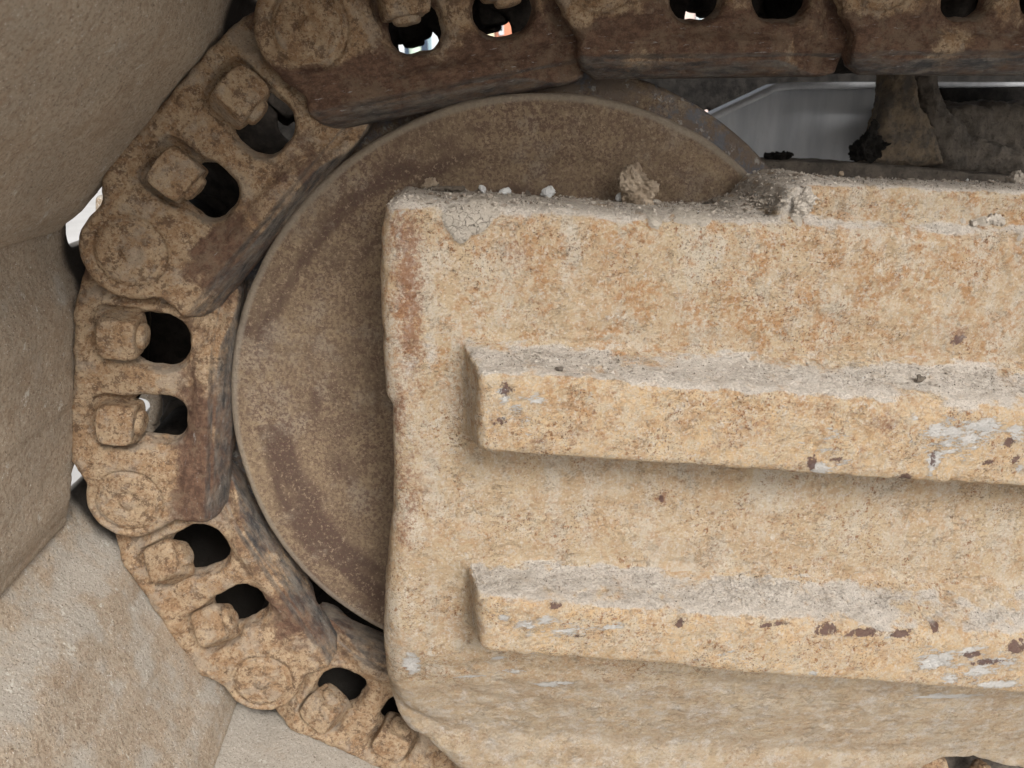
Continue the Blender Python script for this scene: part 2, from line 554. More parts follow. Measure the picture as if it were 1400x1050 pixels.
def mat_plain(name, col, rough=0.8, var=0.25, scale=20, metal=0.0, spec=0.3):
    m = NT(name)
    f = m.noise(scale, 5, .6)
    c = m.mix(m.ramp(f, .3, .7), tuple(v * (1 - var) for v in col), tuple(min(1, v * (1 + var)) for v in col))
    return m.out(c, rough, None, metal, spec)


M_FRAME, M_LINK, M_IDLER, M_SHOE = mat_frame(), mat_link(), mat_idler(), mat_shoe()
M_MUDG = mat_mud('dry_grey_mud', (0.42, 0.37, 0.31), (0.52, 0.465, 0.40))
M_CLOD = mat_mud('brown_dry_soil', (0.31, 0.24, 0.17), (0.42, 0.34, 0.255))
M_WHITE = mat_mud('pale_stone', (0.58, 0.58, 0.57), (0.66, 0.66, 0.65), sp=(0.38, 0.37, 0.35))
M_STONE = mat_mud('dark_stone', (0.10, 0.085, 0.07), (0.17, 0.14, 0.11))
M_INNER_SHADE = mat_mud('shaded_inner_steel', (0.022, 0.018, 0.015), (0.045, 0.036, 0.029), sp=(0.012, 0.010, 0.009), rough=.85)  # shade inside the track painted onto far links, nuts and bushings
M_OIL_SHADE = mat_mud('black_oily_mud_and_shade', (0.012, 0.011, 0.010), (0.028, 0.025, 0.022), sp=(0.006, 0.006, 0.006), rough=0.7)  # black of the mud lumps; also paints shade on the added sheets

# ------------------------------------------------------------------ ground
PITCH_M = 0.218
R_ID = 0.268


def ground():
    n = 90
    g = np.linspace(-1, 1, n)
    g = np.sign(g) * np.abs(g) ** 3 * 120
    X, Y = np.meshgrid(g, g + 0, indexing='ij')
    P = np.c_[X.ravel(), Y.ravel(), np.zeros(n * n)]
    P[:, 2] = -0.475 + fbm(P, 1.2, 3, 4) * 0.02 * (np.hypot(P[:, 0], P[:, 1]) > 0.8)
    i = np.arange(n * n).reshape(n, n)
    Q = np.stack([i[:-1, :-1], i[1:, :-1], i[1:, 1:], i[:-1, 1:]], -1).reshape(-1, 4)
    m = NT('pale_dusty_concrete')
    c = m.mix(m.ramp(m.noise(3, 6, .65), .35, .65), (0.46, 0.445, 0.42), (0.55, 0.535, 0.51))
    c = m.mix(m.math('MULTIPLY', m.ramp(m.noise(60, 5, .7, off=2), .58, .68), .5), c, (0.45, 0.42, 0.39))
    o = link_obj('ground', mesh_np('ground', P, Q, m.out(c, .9, m.bump(m.noise(80, 5, .6), .002))))
    tag(o, kind='structure')


ground()

# ------------------------------------------------------------------ track chain
# link coordinates in mm: u along the chain from pin A to the next pin, w into the depth, v away from the idler
NUTS = [(71, 9, 11), (148, 8, 11)]        # u, v, w


LP = {0: (40, -33, -73), 1: (38, -39, -77), 2: (34.5, -46, -80), 3: (34, -47, -79), -1: (39, -37, -75), -2: (39, -37, -75)}   # boss radius, window depth, rail edge


def link_fields(u, w, v, br=36, wv=-44, rv=-79):
    outline = [(-24, 24), (-8, 33), (10, 34), (24, 40), (34, 47), (52, 50), (75, 50), (108, 46), (150, 45), (184, 45), (206, 39),
               (236, 28), (250, 6), (244, -18), (226, -36), (206, -62 + (rv + 86) * .6), (200, rv + 2), (192, rv), (60, rv), (0, rv), (-12, rv + 7),
               (-17, rv + 17), (-16, rv + 28), ((-29, -30) if br > 38.5 else (-15, -40)), (-24, -26), (-34, -8), (-34, 8)]
    o2 = sd_poly(u, v, outline)
    eye = np.hypot(u, v) - br
    o2 = smin(o2, eye, 5)
    # front face level: the A end stands proud, the B end steps back behind the next link
    web = 9 * sstep(u, 30, 62)
    wf = web + 13 * sstep(u, 166, 190)
    rail = sstep(-v, -rv - 34, -rv - 24)
    taper = sstep(u + (v - rv - 26) * 0.9, 128, 176)
    wr = 2.0 + 1.5 * sstep(u, 0, 40) + 18 * taper
    wf = wf * (1 - rail) + np.minimum(wf, 99) * 0 + rail * wr + 0
    wf = wf + 4.2 * sstep(-v, -rv - 17, -rv - 14) * sstep(u, -4, 8)                  # the rolled lip along the rail
    # a hollow between boss and rail
    wf = wf + 3.0 * np.exp(-(((u - 12) / 26.) ** 2 + ((v + 40) / 9.) ** 2))
    # raised boss round the pin
    r = np.hypot(u, v)
    wf = np.where(u < 60, np.minimum(wf, 0 + 26 * sstep(r, 34, 52)), wf)
    wf = wf + 3.2 * np.exp(-((r - 27.8) / 1.7) ** 2)                     # ring groove round the pin
    # forged thickening along the shoe side
    wf = wf - 3.0 * sstep(v, 30, 40) * (1 - sstep(v, 46, 52)) * sstep(u, 45, 60) * (1 - sstep(u, 160, 175))
    # forging marks
    for (mu, mv, mr) in ((104, 36, 5.5), (118, 34, 4.5), (176, 18, 5), (30, 41, 5), (88, 40, 4)):
        rr = np.hypot(u - mu, v - mv)
        wf = wf - 1.6 * np.exp(-((rr - mr) / 1.6) ** 2)
    wb = 17 + 12 * sstep(u, 40, 52) + 10 * sstep(u, 166, 186) + 12 * rail
    d = smax(o2, wf - w, 7)
    d = smax(d, w - wb, 4)
    # chamfer worn along the running edge
    ch = ((rv + (21 - w) * 0.80) - v) / 1.28
    d = smax(d, ch, 3)
    # pin bore side hidden; the two windows
    flare = np.maximum(0, 14 - (w - wf)) * 0.28
    h1 = (4 - wv) / 2.
    w1 = sd_rbox2(u, v, 76, (4 + wv) / 2. + 2, 19.5, h1 - 2, 14) - flare
    w2 = sd_rbox2(u, v, 144, (6 + wv) / 2. + 1.5, 22.5, h1 - 1, 18) - flare
    d = smax(d, -np.minimum(w1, w2), 5)
    for (nu, nv, nw) in NUTS:
        pk = sd_rbox3(u, w, v, (nu, nw - 9, nv + 2), (23, 16, 20), 9)
        d = smax(d, -pk, 4)
    return d


def build_link_mesh(vox, seed, par):
    br, wv, rv = par
    V, Q = surface_nets(lambda u, w_, v: link_fields(u, w_, v, br, wv, rv), (-44, -8, -96), (258, 48, 62), vox)
    V = relax(V, Q, 1)
    N = vnormals(V, Q)
    P = V / 1000.0
    u, w_, v = V[:, 0], V[:, 1], V[:, 2]
    wear = sstep(-v, -rv - 20, -rv - 13) * sstep(-N[:, 2] + (w_ < 14) * 0.15 + fbm(P, .02, 3, seed) * .5, 0.35, 0.65)
    rub = 0.9 * sstep(-v, -rv - 56, -rv - 26) * (0.75 + 2.2 * fbm(P, 0.05, 4, seed + 4)) * (1 - (0.3 if seed in (5, 6, 7) else 0.62) * sstep(u, 40, 100)) + 0.5 * sstep(u, 176, 196)
    rb = np.hypot(u, v)
    amp = (1 - 0.6 * wear) * (1 - 0.55 * (1 - sstep(rb, br, br + 12)))
    ridge = fbm(np.c_[P[:, 0] * .18, P[:, 1], P[:, 2]],   .008, 3, seed + 6) * 1.3 * sstep(-v, -rv - 24, -rv - 14) * sstep(u, 0, 30)
    V = V + N * (ridge + (fbm(P, 0.030, 3, seed) * 2.4 + fbm(P, 0.009, 4, seed + 2, .6) * 2.0) * amp)[:, None]
    N = vnormals(V, Q)
    rub = rub + (0.42 if seed in (5, 6, 7) else 0) * sstep(rb, 20, br + 14) + (0.9 if seed == 9 else 0)
    return V, Q, N, wear, np.clip(rub, 0, 1.25)


def xform(rot, P, N):
    return N @ np.array(Matrix.Rotation(rot, 3, 'Y')).T


LINK_SRC = {}


def link_body(seed, rot, far=False, par=(36, -42, -66)):
    vox = 2.6 if far else 1.25
    if (seed, far) not in LINK_SRC:
        LINK_SRC[(seed, far)] = build_link_mesh(vox, seed, par)
    V, Q, N, wear, rub = LINK_SRC[(seed, far)]
    P = V / 1000.0
    if far:
        P = P * np.array([1, -1, 1])
        N = N * np.array([1, -1, 1])
        Q = Q[:, ::-1]
    NW = xform(rot, P, N)
    dust = dustiness(P, NW, seed, 0.35, 0.95) * 0.8
    return mesh_np('link_body', P, Q, M_INNER_SHADE if far else M_LINK, dict(wear=wear, rub=rub, dust=dust))


def blob(fn, lo, hi, vox, amp, wave, seed, mat, name, attrs=None, sm=1):
    V, Q = surface_nets(fn, lo, hi, vox)
    V = relax(V, Q, sm)
    N = vnormals(V, Q)
    P = V / 1000.0
    V = V + N * (fbm(P, wave, 4, seed) * amp * 1000)[:, None]
    a = {k: np.full(len(V), v_) for k, v_ in (attrs or {}).items()}
    return mesh_np(name, V / 1000.0, Q, mat, a)


def nut_mesh(seed, rnd):
    """square track nut with rounded worn corners, axis along z; mm"""
    def f(x, y, z):
        d = sd_rbox3(x, y, z, (0, 0, 0), (17, 17, 14.5), 1.2 + rnd)
        cone = (np.hypot(x, y) + np.abs(z) * 0.9 - 32.5) / 1.35
        return smax(d, cone, 3)
    return blob(f, (-21, -21, -17), (21, 21, 17), 1.1, 0.0012, 0.012, seed, M_LINK, 'nut', dict(wear=0, rub=0.05, dust=0.1))


def stub_mesh(seed):
    def f(x, y, z):
        d = smax(np.hypot(x, y) - 11.0, np.abs(z) - 7, 4)
        return d
    return blob(f, (-13, -13, -9), (13, 13, 9), 1.1, 0.0016, 0.010, seed, M_LINK, 'bolt_end', dict(wear=0, rub=0.0, dust=0.1))


def pin_mesh(seed):
    def f(x, y, z):                       # axis y; front at negative y
        r = np.hypot(x, z)
        top = -1.6 - 3.2 * np.exp(-(r / 5.0) ** 2) + 1.6 * np.exp(-((r - 8) / 3.0) ** 2) + 0.7 * np.exp(-((r - 19) / 2.0) ** 2) + 2.5 * sstep(r, 21.5, 25)
        return smax(smax(r - 25.5, top - y, 2), y - 8, 2)
    V, Q = surface_nets(f, (-28, -7, -28), (28, 10, 28), 1.1)
    N = vnormals(V, Q)
    P = V / 1000.
    V = V + N * (fbm(P, .010, 4, seed) * 1.5 + fbm(P, .03, 2, seed) * 1.2)[:, None]
    z = np.zeros(len(V))
    return mesh_np('pin', V / 1000., Q, M_LINK, dict(wear=z, rub=z + 0.05, dust=z + 0.08))


def cyl_mesh(name, r, y0, y1, mat, n=40):
    a = np.linspace(0, 2 * math.pi, n, endpoint=False)
    V = [(r * math.cos(t), y, r * math.sin(t)) for y in (y0, y1) for t in a] + [(0, y0, 0), (0, y1, 0)]
    Q = []
    for i in range(n):
        j = (i + 1) % n
        Q += [(i, i + n, j + n), (i, j + n, j), (2 * n, i, j), (2 * n + 1, j + n, i + n)]
    me = mesh_np(name, np.array(V), np.array(Q), mat, dict(wear=np.zeros(len(V)), rub=np.zeros(len(V)) + .6, dust=np.zeros(len(V))))
    me.polygons.foreach_set('use_smooth', np.tile([True, True, False, False], n))
    return me


NUT_MESH = [nut_mesh(11, 0), nut_mesh(12, 1.0), nut_mesh(13, 4.0)]
STUB_MESH = [stub_mesh(21), stub_mesh(22)]
PIN_MESH = [pin_mesh(31), pin_mesh(32), pin_mesh(33)]
BUSH = cyl_mesh('bushing', 0.023, 0.019, 0.201, M_INNER_SHADE)
FAR_NUT, FAR_STUB = NUT_MESH[1].copy(), STUB_MESH[0].copy()
FAR_NUT.materials[0] = M_INNER_SHADE
FAR_STUB.materials[0] = M_INNER_SHADE
SHOE_Y0, SHOE_Y1 = -0.315, 0.47
MID = 0.110                                  # middle of the two link rows


def build_shoe(seed, rot, vox=3.0, notch=True, nsh=0):
    """track shoe in mm, bent leading lip, cut-outs beside the links, three grouser bars outside"""
    def f(u, w_, v):
        top = 47 + 14 * sstep(u, 160, 204)                          # inner surface (towards the idler)
        top = top + 2.5 * (1 - sstep(u, -18, -6))
        d = smax(top - v, v - top - 11, 3)
        d = smax(d, np.abs(u - 107) - 134, 4)
        d = smax(d, np.abs(w_ - 77.5) - 392, 8)
        for gu in (8, 92, 150):
            g = smax(np.abs(u - gu) - 6 + (v - 55) * 0.08, np.abs(v - 65) - 16, 4)
            d = smin(d, smax(g, np.abs(w_ - 77.5) - 385, 4), 8)
        nb = sd_rbox2(u, w_, 250, 190, 48, 40, 14)
        n_ = np.minimum(sd_rbox2(u, w_, -8, 62 - nsh, 36, 42 + nsh, 26), sd_rbox2(u, w_, 250, 85 - nsh * .6, 44, 40, 14))
        n_ = np.minimum(n_, np.minimum(sd_rbox2(u, w_, -8, 190, 38, 40, 26), sd_rbox2(u, w_, 250, 190, 48, 40, 14)))
        d = smax(d, -(n_ if notch else nb), 3)
        return d
    V, Q = surface_nets(f, (-32, -322, 36), (246, 478, 86), vox)
    V = relax(V, Q, 1)
    N = vnormals(V, Q)
    P = V / 1000.
    inner = sstep(-N[:, 2], 0.2, 0.7)
    lump = np.maximum(fbm(P * np.array([1, .7, 1]), .055, 4, seed + 1), 0.06) * 2.0 * inner
    V = V + N * (fbm(P, .09, 3, seed) * 1.2 + fbm(P, .014, 4, seed + 3) * 0.8 + lump)[:, None]
    N = vnormals(V, Q)
    NW = xform(rot, P, N)
    grey = sstep(lump, 0.5, 1.6) * 0.5 + 0.75 * dustiness(P, NW, seed, 0.1, 0.9)
    inner_shade = sstep(V[:, 1] + fbm(P, .03, 3, seed + 9) * 14, 26, 40) * (1 - sstep(V[:, 1], 186, 205)) * inner  # mask of the painted shade on the inner face
    return mesh_np('track_shoe', V / 1000., Q, M_SHOE, dict(grey=np.clip(grey, 0, 1), inner_shade=inner_shade))


def px_dir(a, b):
    p, q = W(*a, 0), W(*b, 0)
    return math.atan2(q[2] - p[2], q[0] - p[0])


PT2 = W(174, 687, 0)
pins = {2: np.array([PT2[0], PT2[2]])}
ANG = {2: px_dir((174, 687), (175, 348)), 1: px_dir((175, 348), (421, 41)), 0: math.radians(11.5), 3: px_dir((357, 933), (174, 687))}
ANG[-1] = math.radians(0.6)
ANG[-2] = 0.0
ANG[-3] = 0.0
ANG[4] = ANG[3] + math.radians(33)
ANG[5] = ANG[4] + math.radians(30)
dv = lambda a: np.array([math.cos(a), math.sin(a)]) * PITCH_M
pins[1] = pins[2] + dv(ANG[2])
_p = W(421, 37, 0)
pins[0] = np.array([_p[0], _p[2]])
_p = W(824, -43, 0)
pins[-1] = np.array([_p[0], _p[2]])
ANG[1] = math.atan2(*(pins[0] - pins[1])[::-1])
ANG[0] = math.atan2(*(pins[-1] - pins[0])[::-1])
pins[-2] = pins[-1] + dv(ANG[-1])
pins[-3] = pins[-2] + dv(ANG[-2])
pins[3] = pins[2] - dv(ANG[3])
pins[4] = pins[3] - dv(ANG[4])
pins[5] = pins[4] - dv(ANG[5])

LABELS = {
    1: 'rusty track link upper left of the idler, its square nuts facing the diagonal gap',
    2: 'upright rusty track link at the far left, directly left of the idler disc',
    3: 'dusty track link lower left of the idler with two rounded worn nuts',
    4: 'dusty bottom track link tucked under the lower left corner of the ochre box',
    0: 'dark rusty track link slanting over the top of the idler with scratched bright rail edge',
    -1: 'level dark track link right of the slanting one, above the grey sheet metal',
    -2: 'level dark track link at the top right corner of the photo',
    -3: 'level track link just past the right edge, behind the top right link',
    5: 'bottom track link mostly hidden under the ochre box',
}
random.seed(4)
for i in (1, 2, 3, 4, 0, -1, -2, -3, 5):
    a = ANG[i]
    rot = -a
    A = pins[i]
    t = empty('track_link', (A[0], 0, A[1]), (0, rot, 0))
    tag(t, LABELS[i], 'track link', 'links of the crawler track round the idler')
    near = i not in (-3, 5)
    sd_ = {1: 1, 2: 2, 3: 3, 4: 4, 0: 5, -1: 6, -2: 7}.get(i, 4)
    link_obj('link_body', link_body(sd_, rot, False, LP.get(i, (36, -42, -77))), t)
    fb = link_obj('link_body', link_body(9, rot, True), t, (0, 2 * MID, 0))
    link_obj('pin', PIN_MESH[i % 3], t, rot=(0, random.uniform(0, 6), 0))
    link_obj('bushing', BUSH, t)
    for k, (nu, nv, nw) in enumerate(NUTS):
        ro = {(1, 0): 8, (1, 1): 28, (2, 0): 6, (2, 1): -6, (3, 0): 38, (3, 1): 40, (4, 0): 12, (4, 1): 30}.get((i, k), 15)
        n = link_obj('nut', NUT_MESH[(i * 2 + k) % 2 if i != 3 else 2], t, (nu / 1000, nw / 1000, nv / 1000), (0, 0, math.radians(ro)))
        link_obj('bolt_end', STUB_MESH[k], n, (0, 0, -0.0125))
        n2 = link_obj('nut', FAR_NUT, t, (nu / 1000 , 2 * MID - nw / 1000, nv / 1000), (0, 0, math.radians(20)))
        link_obj('bolt_end', FAR_STUB, n2, (0, 0, -0.0125))
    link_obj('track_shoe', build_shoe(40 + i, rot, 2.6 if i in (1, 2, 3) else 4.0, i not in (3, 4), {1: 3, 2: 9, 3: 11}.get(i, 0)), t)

# ------------------------------------------------------------------ idler wheel
def idler():
    t = tag(empty('idler_wheel', (0.001, 0, -0.003)), 'large rusty idler disc with speckled brown face, half hidden behind the ochre frame', 'idler wheel')
    R = R_ID

    def lathe(name, prof, nseg, seed, amp=0.0006, face=1.0):
        # profile of (radius, y) resampled finely
        pts = [prof[0]]
        for (r_a, ya), (r_b, yb) in zip(prof, prof[1:]):
            L = math.hypot(r_b - r_a, yb - ya)
            k = max(1, int(L / 0.0022))
            for j in range(1, k + 1):
                pts.append((r_a + (r_b - r_a) * j / k, ya + (yb - ya) * j / k))
        pts = np.array(pts)
        a = np.linspace(0, 2 * math.pi, nseg, endpoint=False)
        V = np.stack([pts[:, 0][:, None] * np.cos(a), np.repeat(pts[:, 1][:, None], nseg, 1), pts[:, 0][:, None] * np.sin(a)], -1).reshape(-1, 3)
        n = len(pts)
        i = np.arange(n * nseg).reshape(n, nseg)
        j = np.roll(i, -1, 1)
        Q = np.stack([i[:-1], j[:-1], j[1:], i[1:]], -1).reshape(-1, 4)
        N = vnormals(V, Q)
        if (N[:, 1][: nseg * 3].mean() > 0):
            Q = Q[:, ::-1]
            N = -N
        V = V + N * (fbm(V, .05, 3, seed) * amp * 2 + fbm(V, .010, 4, seed + 1) * amp)[:, None]
        rr = np.hypot(V[:, 0], V[:, 2])
        return V, Q, N, rr
    # front disc: shallow dish, raised rim, small chamfer, tread
    prof = [(0.05, 0.020), (0.10, 0.020), (0.19, 0.0185), (0.214, 0.0175), (0.222, 0.0150), (0.236, 0.0140), (R - 0.006, 0.0125), (R - 0.0035, 0.0125),
            (R - 0.0012, 0.0140), (R, 0.0175), (R, 0.056)]
    V, Q, N, rr = lathe('disc', prof, 900, 3, 0.0007)
    rim = sstep(rr, R - 0.0075, R - 0.0045) * (V[:, 1] < 0.02)
    ang = np.arctan2(V[:, 2], V[:, 0])
    pol = np.c_[rr * 1.0, ang * .05, ang * 0]
    band = fbm(pol, .022, 4, 21) * 1.1 + fbm(V, .08, 3, 23) * .45 + .25 * np.exp(-((rr - R + .03) / .012) ** 2)
    me = mesh_np('front_disc', V, Q, M_IDLER, dict(rim=rim, band=band, wear=(V[:, 1] > 0.022) * .8))
    link_obj('front_disc', me, t)
    R2 = R + 0.0245
    prof = [(R - 0.02, 0.0555), (R2 - 0.003, 0.0555), (R2, 0.058), (R2, 0.092), (R2 - 0.003, 0.0945), (R - 0.02, 0.0945)]
    V, Q, N, rr = lathe('centre_flange', prof, 720, 5, 0.0006)
    wear = sstep(rr, R - 0.002, R + 0.006)
    link_obj('centre_flange', mesh_np('centre_flange', V, Q, M_IDLER, dict(rim=np.zeros(len(V)), wear=wear)), t)
    prof = [(0.05, 0.207), (R - 0.003, 0.2075), (R, 0.204), (R, 0.094)]
    V, Q, N, rr = lathe('rear_disc', prof, 240, 6)
    Q = Q[:, ::-1] if vnormals(V, Q)[0, 1] < 0 else Q
    link_obj('rear_disc', mesh_np('rear_disc', V, Q, M_IDLER, dict(rim=np.zeros(len(V)), wear=np.zeros(len(V)))), t)
    link_obj('hub', cyl_mesh('hub', 0.06, 0.004, 0.22, M_IDLER, 48), t)


idler()

# ------------------------------------------------------------------ ochre track frame
YF = -0.10           # its front face
YR = -0.145          # front of the ribs


def blobs(P2, items):
    """soft spots for wear with a shape of its own: items of (x, z, rx, rz, strength)"""
    o = np.zeros(len(P2))
    for (x, z, rx, rz, s) in items:
        o = np.maximum(o, s * np.exp(-((P2[:, 0] - x) / rx) ** 2 - ((P2[:, 1] - z) / rz) ** 2))
    return o


def frame():
    t = tag(empty('undercarriage_beam', (0.15, -0.05, -0.1)), 'large faded ochre rusty steel box with two raised horizontal ribs, in front of the disc', 'machine frame')
    org = np.array([0.15, -0.05, -0.1])
    out_px = [(521, 310), (528, 280), (548, 266), (600, 272), (700, 277), (900, 290), (1070, 296), (1430, 306), (1750, 318),
              (1750, 985), (1430, 957), (1100, 932), (900, 915), (700, 903), (600, 905), (562, 898), (545, 880), (538, 840),
              (538, 760), (536, 640), (534, 560), (524, 545), (521, 480), (519, 380)]
    outline = [W2(x, y + 6 if y < 320 else y, YF) for x, y in out_px]
    # the lower body set back under the sloping face
    low_px = [(545, 700), (532, 765), (528, 800), (527, 900), (532, 940), (543, 975), (556, 997), (582, 1009), (630, 1056), (700, 1150), (760, 1230),
              (1750, 1230), (1750, 700)]
    YL = -0.055
    lower = [W2(x, y, YL + 0.004) for x, y in low_px]
    e0, e1 = W(560, 902, YF), W(1400, 955, YF)         # upper edge of the sloping face
    f0, f1 = W(600, 1004, YL), W(1290, 1022, YL)
    nrm = np.cross(e1 - e0, f0 - e0)
    nrm /= np.linalg.norm(nrm)
    if nrm[1] > 0:
        nrm = -nrm
    hole = [W2(x, y, YL) for x, y in ((1235, 1085), (1262, 1046), (1290, 1035), (1330, 1034), (1370, 1046), (1420, 1054), (1420, 1110), (1165, 1110))]

    def rib(cr, ft, fb, xl):
        """crease, front top edge, front bottom edge: pairs of photo points left/right; returns lines z(x)"""
        def line(pair, Y):
            p, q = W(*pair[0], Y), W(*pair[1], Y)
            s = (q[2] - p[2]) / (q[0] - p[0])
            return lambda x: p[2] + s * (x - p[0])
        c_, t_, b_ = line(cr, YF), line(ft, YR), line(fb, YR)
        x0 = W(xl[0], 560, YR)[0]
        x1 = W(xl[1], 560, YF)[0]
        return c_, t_, b_, x0, x1
    ribs = [rib(((650, 468), (1400, 503)), ((655, 508), (1400, 560)), ((655, 621), (1400, 668)), (655, 632)),
            rib(((650, 764), (1400, 797)), ((652, 817), (1400, 878)), ((652, 893), (1400, 950)), (650, 628))]

    def f(x, y, z):
        k = 0.0
        box = smax(sd_poly(x, z, outline), YF - y, 0.016)
        box = smax(box, y - 0.004, 0.004)
        low = smax(sd_poly(x, z, lower), YL - 0.004 - y, 0.018)
        low = smax(low, y - 0.002, 0.004)
        slope = ((x - e0[0]) * nrm[0] + (y - e0[1]) * nrm[1] + (z - e0[2]) * nrm[2])
        wedge = smax(smax(slope, YF - y, 0.01), smax(z - (W(600, 700, YF)[2]), sd_poly(x, z, [W2(px_, py_, YF + .02) for px_, py_ in ((545, 700), (532, 765), (527, 800), (525, 860), (528, 925), (538, 965), (548, 988), (575, 1007), (625, 1055), (1750, 1090), (1750, 700))]), 0.004), 0.020)
        wedge = smax(wedge, y - 0.002, 0.004)
        d = smin(smin(box, wedge, 0.012), low, 0.003)
        hc = sd_poly(x, z, hole)
        d = smax(d, -hc, 0.008)
        # upper step plate on the right
        st = sd_poly(x, z, [W2(px_, py_, -0.085) for px_, py_ in ((1078, 256), (1110, 249), (1400, 259), (1750, 270), (1750, 420), (1062, 420), (1064, 285))])
        st = smax(smax(st, -0.088 - y, 0.008), y - 0.0, 0.004)
        d = smin(d, st, 0.006)
        hp = sd_poly(x, z, [W2(px_, py_, -0.05) for px_, py_ in ((1008, 284), (1034, 274), (1058, 256), (1082, 243), (1100, 243), (1100, 330), (1008, 330))])
        hp = smax(smax(hp, -0.074 - y + (1 - np.clip((x - W2(1008, 284, -.05)[0]) / .04, 0, 1)) * .02, 0.012), y - 0.0, 0.004)   # dust banked up in the corner of the step
        d = smin(d, hp, 0.012)
        for (c_, t_, b_, x0, x1) in ribs:
            s = (y - YR) / (YF - YR)                  # 0 on the front of the rib, 1 on the box face
            s = np.clip(s, -0.5, 1.6)
            ztop = t_(x) + (c_(x) - t_(x)) * s
            zbot = b_(x) - 0.004 * s
            xs = x0 + (x1 - x0) * s
            slt = 1 / math.sqrt(1 + ((c_(0.1) - t_(0.1)) / (YF - YR)) ** 2)
            r_ = smax(smax((z - ztop) * slt, zbot - z, 0.008), smax(xs - x, YR - y, 0.009), 0.007)
            r_ = smax(r_, y + 0.06, 0.004)
            d = smin(d, r_, 0.011)
        return d
    lo = (W(505, 500, 0)[0], YR - 0.006, W(700, 1120, YL)[2])
    hi = (0.60, 0.008, W(1100, 225, YF)[2])
    vox = 0.0019
    V, Q = surface_nets(f, lo, hi, vox)
    V = relax(V, Q, 1)
    N = vnormals(V, Q)
    ribm = np.zeros(len(V))
    for (c_, t_, b_, x0, x1) in ribs:
        s = np.clip((V[:, 1] - YR) / (YF - YR), 0, 1)
        inz = (V[:, 2] < t_(V[:, 0]) + (c_(V[:, 0]) - t_(V[:, 0])) * s + 0.003) & (V[:, 2] > b_(V[:, 0]) - 0.007)
        ribm = np.maximum(ribm, inz & (V[:, 1] < YF - 0.004) & (V[:, 0] > x1 - .01))
    # corroded surface
    rough = 0.5 + 0.5 * sstep(fbm(V, .08, 2, 8), -.2, .2)
    disp = fbm(V, .12, 2, 1) * .0022 + fbm(V, .03, 3, 2) * .0016 * rough + fbm(V, .009, 3, 3, .65) * .0019 * rough
    # flaking ridges above the ribs and pits
    pit = sstep(fbm(V, .018, 3, 6), .22, .36)
    disp -= pit * .0009
    P2 = V[:, [0, 2]]
    for (c_, t_, b_, x0, x1) in ribs:                  # ragged scale along the crease above each rib
        dz = V[:, 2] - c_(V[:, 0])
        disp += np.exp(-((dz - .006) / .007) ** 2) * (V[:, 0] > x1) * np.maximum(fbm(V * np.array([.45, 1, 2.2]), .012, 4, 17), -.05) * .006

    def spots(lst, Y):
        o = []
        for (px_, py_, rx, ry, s) in lst:
            p = W(px_, py_, Y)
            o.append((p[0], p[2], rx / 1700., ry / 1600., s))
        return o
    mudp = spots([(640, 300, 30, 20, 1.2), (655, 285, 32, 18, 1), (632, 322, 16, 14, .8), (895, 300, 14, 16, 1), (945, 297, 20, 9, 1), (962, 300, 12, 9, 1),
                  (1095, 303, 10, 14, 1), (1330, 305, 10, 8, 1), (1357, 305, 16, 9, 1), (1395, 325, 10, 12, .9), (1010, 290, 10, 8, .9)], YF)
    mud = sstep(blobs(P2, mudp) + fbm(V, .018, 3, 11) * .9, .5, .75) * (V[:, 1] < YF + .03) * (V[:, 2] > W(700, 345, YF)[2])
    disp += mud * (.0022 + fbm(V, .008, 2, 12) * .002)
    disp += sstep(N[:, 2], .35, .7) * (V[:, 1] < YF + .002) * (np.maximum(fbm(V, .016, 4, 41, .6), -.1) * .0045)
    V = V + N * disp[:, None]
    NS = vnormals(V, Q)
    # dust and chips
    dust = sstep(NS[:, 2] + fbm(V, .03, 4, 14) * .8, .45, .95)
    smear = blobs(P2, spots([(850, 285, 400, 14, .28), (1250, 290, 200, 16, .3), (1200, 268, 120, 8, .3), (1250, 320, 200, 30, .2), (560, 300, 20, 60, .2), (620, 495, 30, 40, .25), (560, 500, 16, 60, .5), (590, 480, 12, 40, .5), (1300, 430, 90, 160, .15)], YF))
    low_d = .38 * sstep(W(600, 930, YF)[2] - V[:, 2], 0, .03)
    dust = np.clip(dust + (smear + low_d) * (1 - dust), 0, 1)
    grey = np.clip(mud + blobs(P2, spots([(588, 470, 8, 40, .42), (572, 510, 8, 30, .42), (540, 350, 6, 14, .5), (556, 290, 14, 8, .5), (640, 370, 14, 10, .25), (545, 320, 8, 20, .5)], YF)), 0, 1)
    rust = blobs(P2, spots([(560, 420, 22, 130, 1), (555, 330, 26, 60, .9), (545, 560, 12, 60, .8), (560, 660, 24, 60, .8), (550, 720, 14, 40, .7), (715, 355, 30, 30, .5), (1310, 460, 16, 14, .9), (905, 680, 10, 14, 1.0)], YF))
    front = V[:, 1] < YR + .012
    rust = np.maximum(rust, blobs(P2, spots([(1210, 580, 26, 20, .9), (760, 600, 60, 14, .5), (1020, 590, 60, 20, .4), (1100, 640, 120, 10, .5)], YR)) * front)
